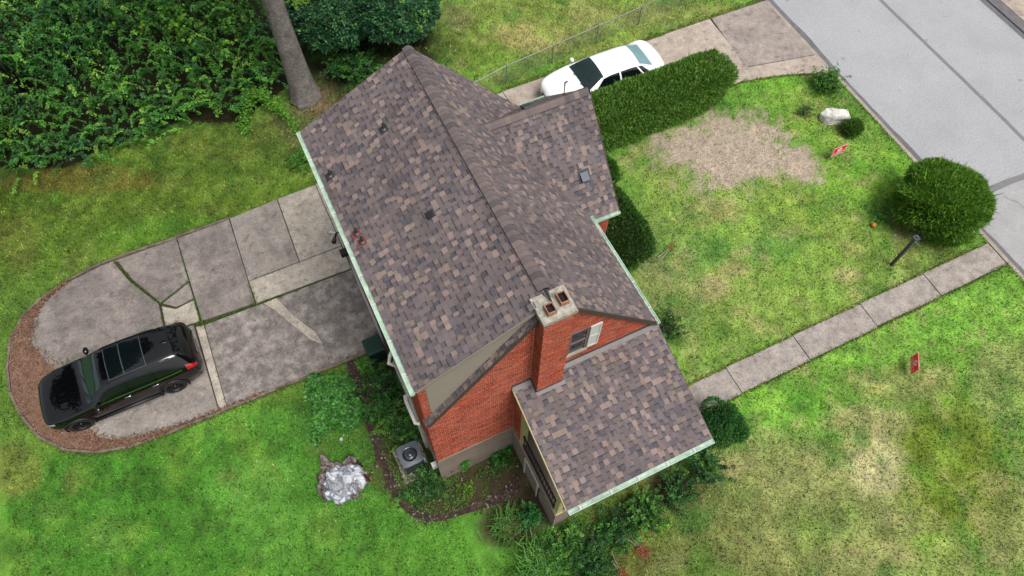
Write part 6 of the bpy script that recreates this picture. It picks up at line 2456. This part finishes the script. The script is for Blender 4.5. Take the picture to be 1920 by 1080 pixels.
# bare brown twigs
def twigs(name, label, x, y, r, h, n):
    z0 = zgf(x, y)
    b = MB()
    rnd = random.Random(int(x * 31 + y * 7))
    for k in range(n):
        a = rnd.random() * 6.28
        q = rnd.uniform(.4, 1) * r
        hh = rnd.uniform(.5, 1) * h
        b.tube([(x + rnd.gauss(0, .1), y + rnd.gauss(0, .1), z0), (x + q * .5 * math.cos(a), y + q * .5 * math.sin(a), z0 + hh * .7), (x + q * math.cos(a + .3), y + q * math.sin(a + .3), z0 + hh)], [.010, .007, .003], 4)
    tag(b.build(name, M['twig']), label, 'twigs')


twigs('bare_twigs', 'bare brown twigs among the shrubs near the porch end', 6.0, -3.75, .55, .7, 40)
twigs('bare_twigs', 'bare reddish twigs in the front shrub by the gable corner', 8.45, .85, .6, 1.05, 34)
twigs('bare_twigs', 'tangle of dead twigs in the bed below the hatch', 1.4, -2.5, .6, .35, 40)

# ------------------------------------------------------------------ trees and thicket
def cloud(n, ctr, rad, ln, wd, pal, weights=None, shell=.55, seed=0.0, clump=1.1):
    d = norm(RNG.normal(0, 1, (n * 2, 3)))
    r = RNG.random((n * 2, 1)) ** shell
    pos = d * r * np.array(rad)
    cl_ = fbm(pos[:, 0] + seed, pos[:, 1] + pos[:, 2] * .7, clump, 3, seed)
    pos = pos[cl_ > .46][:n]
    m = len(pos)
    pos = pos + np.array(ctr)
    dd = norm(RNG.normal(0, 1, (m, 3)) * np.array([1, 1, .5]))
    nr = np.array([0, 0, .9]) + RNG.normal(0, .5, (m, 3))
    v = leaf_verts(pos, dd, nr, RNG.uniform(*ln, m), RNG.uniform(*wd, m))
    return v, jitter_cols(pal, m, .2, weights)


def limb_tree(name, label, x, y, r0, h, ctr, rad, n, pal, seed, ln=(.14, .26), wd=(.08, .15), crown=True):
    z0 = zgf(x, y)
    rnd = random.Random(seed)
    o = empty(name, (x, y, z0), label, 'tree')
    b = MB()
    zs = [-.1, .12, .35, .8, 1.6, 3, 5, 7.5, h * .75, h]
    rs = [r0 * 1.7, r0 * 1.5, r0 * 1.34, r0 * 1.2, r0 * 1.08, r0 * .96, r0 * .88, r0 * .76, r0 * .5, r0 * .15]
    b.tube([(x + .02 * math.sin(z_ * .4 + seed), y + .02 * math.cos(z_ * .4), z0 + z_) for z_ in zs], rs, 26)
    b.v = [(vx + .05 * math.sin(9 * math.atan2(vy - y, vx - x)) * max(0, 1 - (vz - z0) / 1.2) * r0 * 2, vy + .05 * math.cos(7 * math.atan2(vy - y, vx - x)) * max(0, 1 - (vz - z0) / 1.2) * r0 * 2, vz) for vx, vy, vz in b.v]
    trunk = b.build('trunk', M['bark'], o, smooth=True)
    for k in range(7):
        a = rnd.random() * 6.28
        zb = h * rnd.uniform(.5, .85)
        e = Vector(ctr) + Vector((rad[0] * .75 * math.cos(a), rad[1] * .75 * math.sin(a), rad[2] * rnd.uniform(-.3, .6)))
        s = Vector((x, y, z0 + zb))
        m_ = s.lerp(e, .5) + Vector((0, 0, .5))
        b = MB()
        b.tube([s, m_, e], [r0 * .38, r0 * .22, .03], 8)
        b.build('limb', M['bark'], trunk, smooth=True)
    if crown:
        v, cl = cloud(n, ctr, rad, ln, wd, pal, seed=seed)
        big_mesh('crown', v, 4, cl, M['leaf'], o)
    return o


OAK = [(60, 104, 36), (78, 126, 44), (46, 84, 32)]
big = limb_tree('shade_tree', 'big grey trunked tree beside the house end', 1.05, 16.95, .43, 14, (1.0, 17.6, 14.0), (4.6, 4.4, 3.8), 9000, OAK, 3)
# low sprays hanging from it
for (px, py, pz, m) in ((1.75, 16.7, 4.75, 260), (2.1, 16.9, 4.9, 200), (-2.2, 19.0, 5.6, 0)):
    if not m:
        continue
    base = np.column_stack([np.full(10, px) + RNG.normal(0, .1, 10), np.full(10, py) + RNG.normal(0, .1, 10), np.full(10, pz)])
    v, cl = arch_stems(10, base, np.full(10, .5), np.full(10, .1), m // 10, (.05, .09), (.02, .03), [(150, 190, 60), (128, 172, 56)], droop=5)
    tag(big_mesh('hanging_spray', v, 4, cl, M['leaf'], big), kind='stuff')
limb_tree('woods_tree', 'tall tree standing left of the parking pad', -14.8, 16.8, .3, 15, (-13.2, 14.4, 12.3), (5.0, 4.8, 4.8), 20000, OAK, 4, (.28, .42), (.16, .26))
limb_tree('woods_tree', 'tall tree in the woods behind the thicket', -6.5, 24.8, .28, 15, (-6.5, 24.5, 12.6), (4.4, 4.0, 3.6), 7000, OAK, 5)
limb_tree('woods_tree', 'tall tree at the back of the woods behind the house', 3.6, 26.5, .3, 15, (3.6, 26.2, 13.0), (4.2, 4.0, 3.6), 6000, OAK, 6)


# the thicket: one mass of arching canes
n_ = 3000
bx_ = RNG.uniform(-15.5, 1.0, n_)
by_ = 17.0 + RNG.random(n_) ** 0.9 * 10.5 + np.where(bx_ < -6, (-6 - bx_) * .10, 0)
front = 16.85 + .5 * np.sin(bx_ * .9) + np.where(bx_ < -6, (-6 - bx_) * .2, 0) + np.where(bx_ > -1, .35, 0)
by_ = np.maximum(by_, front + RNG.random(n_) * .8)
dist = by_ - front
hgt = np.clip(.55 + dist * .55, .5, 2.6) * RNG.uniform(.7, 1.15, n_)
reach = RNG.uniform(.5, 1.2, n_)
base = np.column_stack([bx_, by_, np.clip(dist * .28 - .1, 0, 1.4)])
ok = ~((np.abs(bx_ - 1.05) < .9) & (by_ < 18))
base, hgt, reach = base[ok], hgt[ok], reach[ok]
THK = [(76, 140, 60), (94, 162, 66), (116, 184, 74), (58, 110, 54), (150, 202, 84), (72, 132, 78)]
longc = RNG.random(len(base)) < .22
reach = np.where(longc, reach * 1.7, reach)
hgt = np.where(longc, hgt * 1.18, hgt)
v, cl = arch_stems(len(base), base, reach, hgt, 64, (.07, .14), (.035, .065), THK, [4, 4, 2.6, 2.5, 1.1, 2], droop=1.6, start=.15)
kk = fbm(base[:, 0], base[:, 1], .7, 3, 71.)
sp_ = np.repeat(np.stack([.55 + 1.0 * kk, .62 + .82 * kk, .75 + .45 * kk], 1), 64, axis=0)
cl = np.clip(cl * sp_ * np.repeat(np.where(longc, 1.22, 1.0), 64)[:, None], .003, .8)
tag(big_mesh('thicket', v, 4, cl, M['leaf']), 'dense green thicket of arching canes along the back lawn', 'thicket', kind='stuff')
# lime leaved vine high in the thicket
n_ = 1500
pos = np.column_stack([RNG.normal(-2.3, .9, n_), RNG.normal(20.6, 1.0, n_), RNG.uniform(1.9, 3.3, n_)])
pos = pos[fbm(pos[:, 0], pos[:, 1], 1.2, 3, 13.) > .45]
n_ = len(pos)
v = leaf_verts(pos, RNG.normal(0, 1, (n_, 3)) * np.array([1, 1, .5]), np.array([0, -.4, 1.0]) + RNG.normal(0, .4, (n_, 3)), RNG.uniform(.12, .2, n_), RNG.uniform(.10, .17, n_))
tag(big_mesh('climbing_vine', v, 4, jitter_cols([(96, 158, 44), (126, 182, 50), (74, 132, 40)], n_, .16), M['leaf']), 'bright lime green vine climbing over the thicket by the trunk', 'vine')
# vine trailing over the lawn below the trunk
vn = []
for t in np.linspace(0, 1, 220):
    px = -1.75 + 1.95 * t
    py = 15.6 + 1.9 * math.sin(math.pi * (t * .95 + .05)) ** .7 - .5 * t
    vn.append((px + random.gauss(0, .10), py + random.gauss(0, .10), .1 + .7 * math.sin(math.pi * t) + random.gauss(0, .08)))
vn = np.repeat(np.array(vn), 6, axis=0) + RNG.normal(0, .09, (220 * 6, 3))
vn[:, 2] = np.maximum(vn[:, 2], .04)
n_ = len(vn)
v = leaf_verts(vn, RNG.normal(0, 1, (n_, 3)) * np.array([1, 1, .4]), np.array([0, -.2, 1.0]) + RNG.normal(0, .4, (n_, 3)), RNG.uniform(.07, .12, n_), RNG.uniform(.05, .09, n_))
tag(big_mesh('trailing_vine', v, 4, jitter_cols([(104, 170, 52), (128, 190, 64), (84, 146, 44)], n_, .15), M['leaf']), 'light green vine arching onto the lawn beside the big trunk', 'vine')
# broadleaf evergreens behind the house
EVG = [(56, 108, 68), (70, 128, 78), (46, 90, 58), (94, 152, 88), (140, 194, 100)]


def evergreen(name, label, x, y, rad, h, clumps, seed):
    z0 = zgf(x, y)
    o = empty(name, (x, y, z0), label, 'tree')
    d = norm(RNG.normal(0, 1, (clumps, 3)) * np.array([1, 1, .9]))
    d[:, 2] = np.abs(d[:, 2]) * 1.0 - .15
    pc = d * (RNG.uniform(.72, 1.0, (clumps, 1))) * np.array([rad, rad, h * .55]) + np.array([x, y, z0 + h * .42])
    per = 16
    m = clumps * per
    pos = np.repeat(pc, per, axis=0) + RNG.normal(0, .05, (m, 3))
    ax_ = norm(d + np.array([0, 0, .5]))
    out = norm(np.repeat(ax_, per, axis=0) * .5 + RNG.normal(0, .75, (m, 3)))
    v = leaf_verts(pos, out, np.repeat(ax_, per, axis=0) + RNG.normal(0, .3, (m, 3)), RNG.uniform(.12, .22, m), RNG.uniform(.05, .08, m))
    cl = np.repeat(jitter_cols(EVG, clumps, .14, [4, 4, 3, 2, .55]), per, axis=0) * (1 + RNG.normal(0, .12, (m, 1)))
    big_mesh('crown', v, 4, np.clip(cl, .003, .8), M['leaf'], o)
    b = MB()
    b.tube([(x, y, z0 - .1), (x, y, z0 + h * .7)], [.14, .04], 10)
    rnd = random.Random(seed)
    for k in range(10):
        a = rnd.random() * 6.28
        b.tube([(x, y, z0 + h * rnd.uniform(.1, .5)), (x + rad * .7 * math.cos(a), y + rad * .7 * math.sin(a), z0 + h * rnd.uniform(.3, .8))], [.05, .015], 6)
    b.build('trunk', M['twig'], o)


evergreen('evergreen_tree', 'dark glossy evergreen right of the big grey trunk', 3.2, 18.9, 1.9, 4.0, 1900, 1)
evergreen('evergreen_tree', 'dark evergreen directly behind the roof peak', 5.6, 17.6, 1.75, 3.3, 1800, 2)
evergreen('evergreen_tree', 'dark evergreen farthest back behind the roof peak', 5.0, 21.4, 2.2, 3.8, 1700, 3)
leafy_shrub('broadleaf_shrub', 'light green shrub at the right end of the evergreens', 7.4, 20.6, .9, 1.2, 90, 24, (.07, .13), (.035, .06), [(92, 156, 52), (120, 180, 66), (70, 128, 46)])
leafy_shrub('broadleaf_shrub', 'low leafy undergrowth between the big trunk and the roof', 3.3, 16.9, 1.2, .8, 150, 24, (.07, .12), (.035, .06), DEEP)
leafy_shrub('broadleaf_shrub', 'green shrub by the far house corner at the gutter end', -.25, 13.7, .6, .5, 60, 18, (.06, .11), (.035, .06), [(80, 138, 46), (100, 160, 56)])


def conifer(name, label, x, y, h, rad, n, pal):
    z0 = zgf(x, y)
    o = empty(name, (x, y, z0), label, 'tree')
    b = MB()
    b.tube([(x, y, z0 - .1), (x, y, z0 + h)], [.2, .03], 10)
    b.build('trunk', M['bark'], o, smooth=True)
    nb = 90
    zb = RNG.uniform(.08, .95, nb)
    az = RNG.random(nb) * 6.283
    per = n // nb
    t = RNG.random((nb, per)) ** .7
    L_ = rad * (1.05 - zb)
    px = x + np.cos(az)[:, None] * L_[:, None] * t
    py = y + np.sin(az)[:, None] * L_[:, None] * t
    pz = z0 + (zb * h)[:, None] - t * L_[:, None] * .35
    pos = np.stack([px, py, pz], -1).reshape(-1, 3) + RNG.normal(0, .10, (nb * per, 3))
    m = nb * per
    d = np.stack([np.repeat(np.cos(az), per), np.repeat(np.sin(az), per), np.full(m, -.35)], 1) + RNG.normal(0, .5, (m, 3))
    v = leaf_verts(pos, d, np.array([0, 0, 1.0]) + RNG.normal(0, .3, (m, 3)), RNG.uniform(.12, .24, m), RNG.uniform(.03, .06, m))
    big_mesh('crown', v, 4, jitter_cols(pal, m, .2), M['needle'], o)


conifer('conifer', 'dark drooping conifer in the far left corner', -8.9, 22.6, 6.0, 2.3, 9000, [(56, 76, 46), (72, 90, 52), (80, 80, 58), (44, 62, 40)])
conifer('conifer', 'dark conifer at the top edge behind the thicket', -6.6, 24.0, 5.2, 2.0, 8000, [(32, 52, 34), (44, 66, 40), (28, 44, 30)])
b = MB()
b.tube([(-9.40, 22.09, 0), (-9.40, 22.09, 1.9), (-9.38, 22.07, 3.0)], [.10, .09, .075], 12)
tag(b.build('dead_stump', M['bark'], None, smooth=True), 'pale broken stem standing in the left of the thicket', 'stump')
# scraps on the lawn
for (x, y, lab) in ((-2.45, 2.55, 'small white scrap of paper beside the clover above the tarp'), (-5.15, -.75, 'tiny white scrap on the lower left lawn')):
    b = MB()
    b.hexa([(x - .05, y - .04, .05), (x + .05, y - .05, .05), (x + .06, y + .04, .05), (x - .04, y + .05, .05)], [(x - .03, y - .03, .08), (x + .04, y - .04, .10), (x + .05, y + .03, .075), (x - .03, y + .04, .09)])
    tag(b.build('paper_scrap', M['white']), lab, 'scrap')
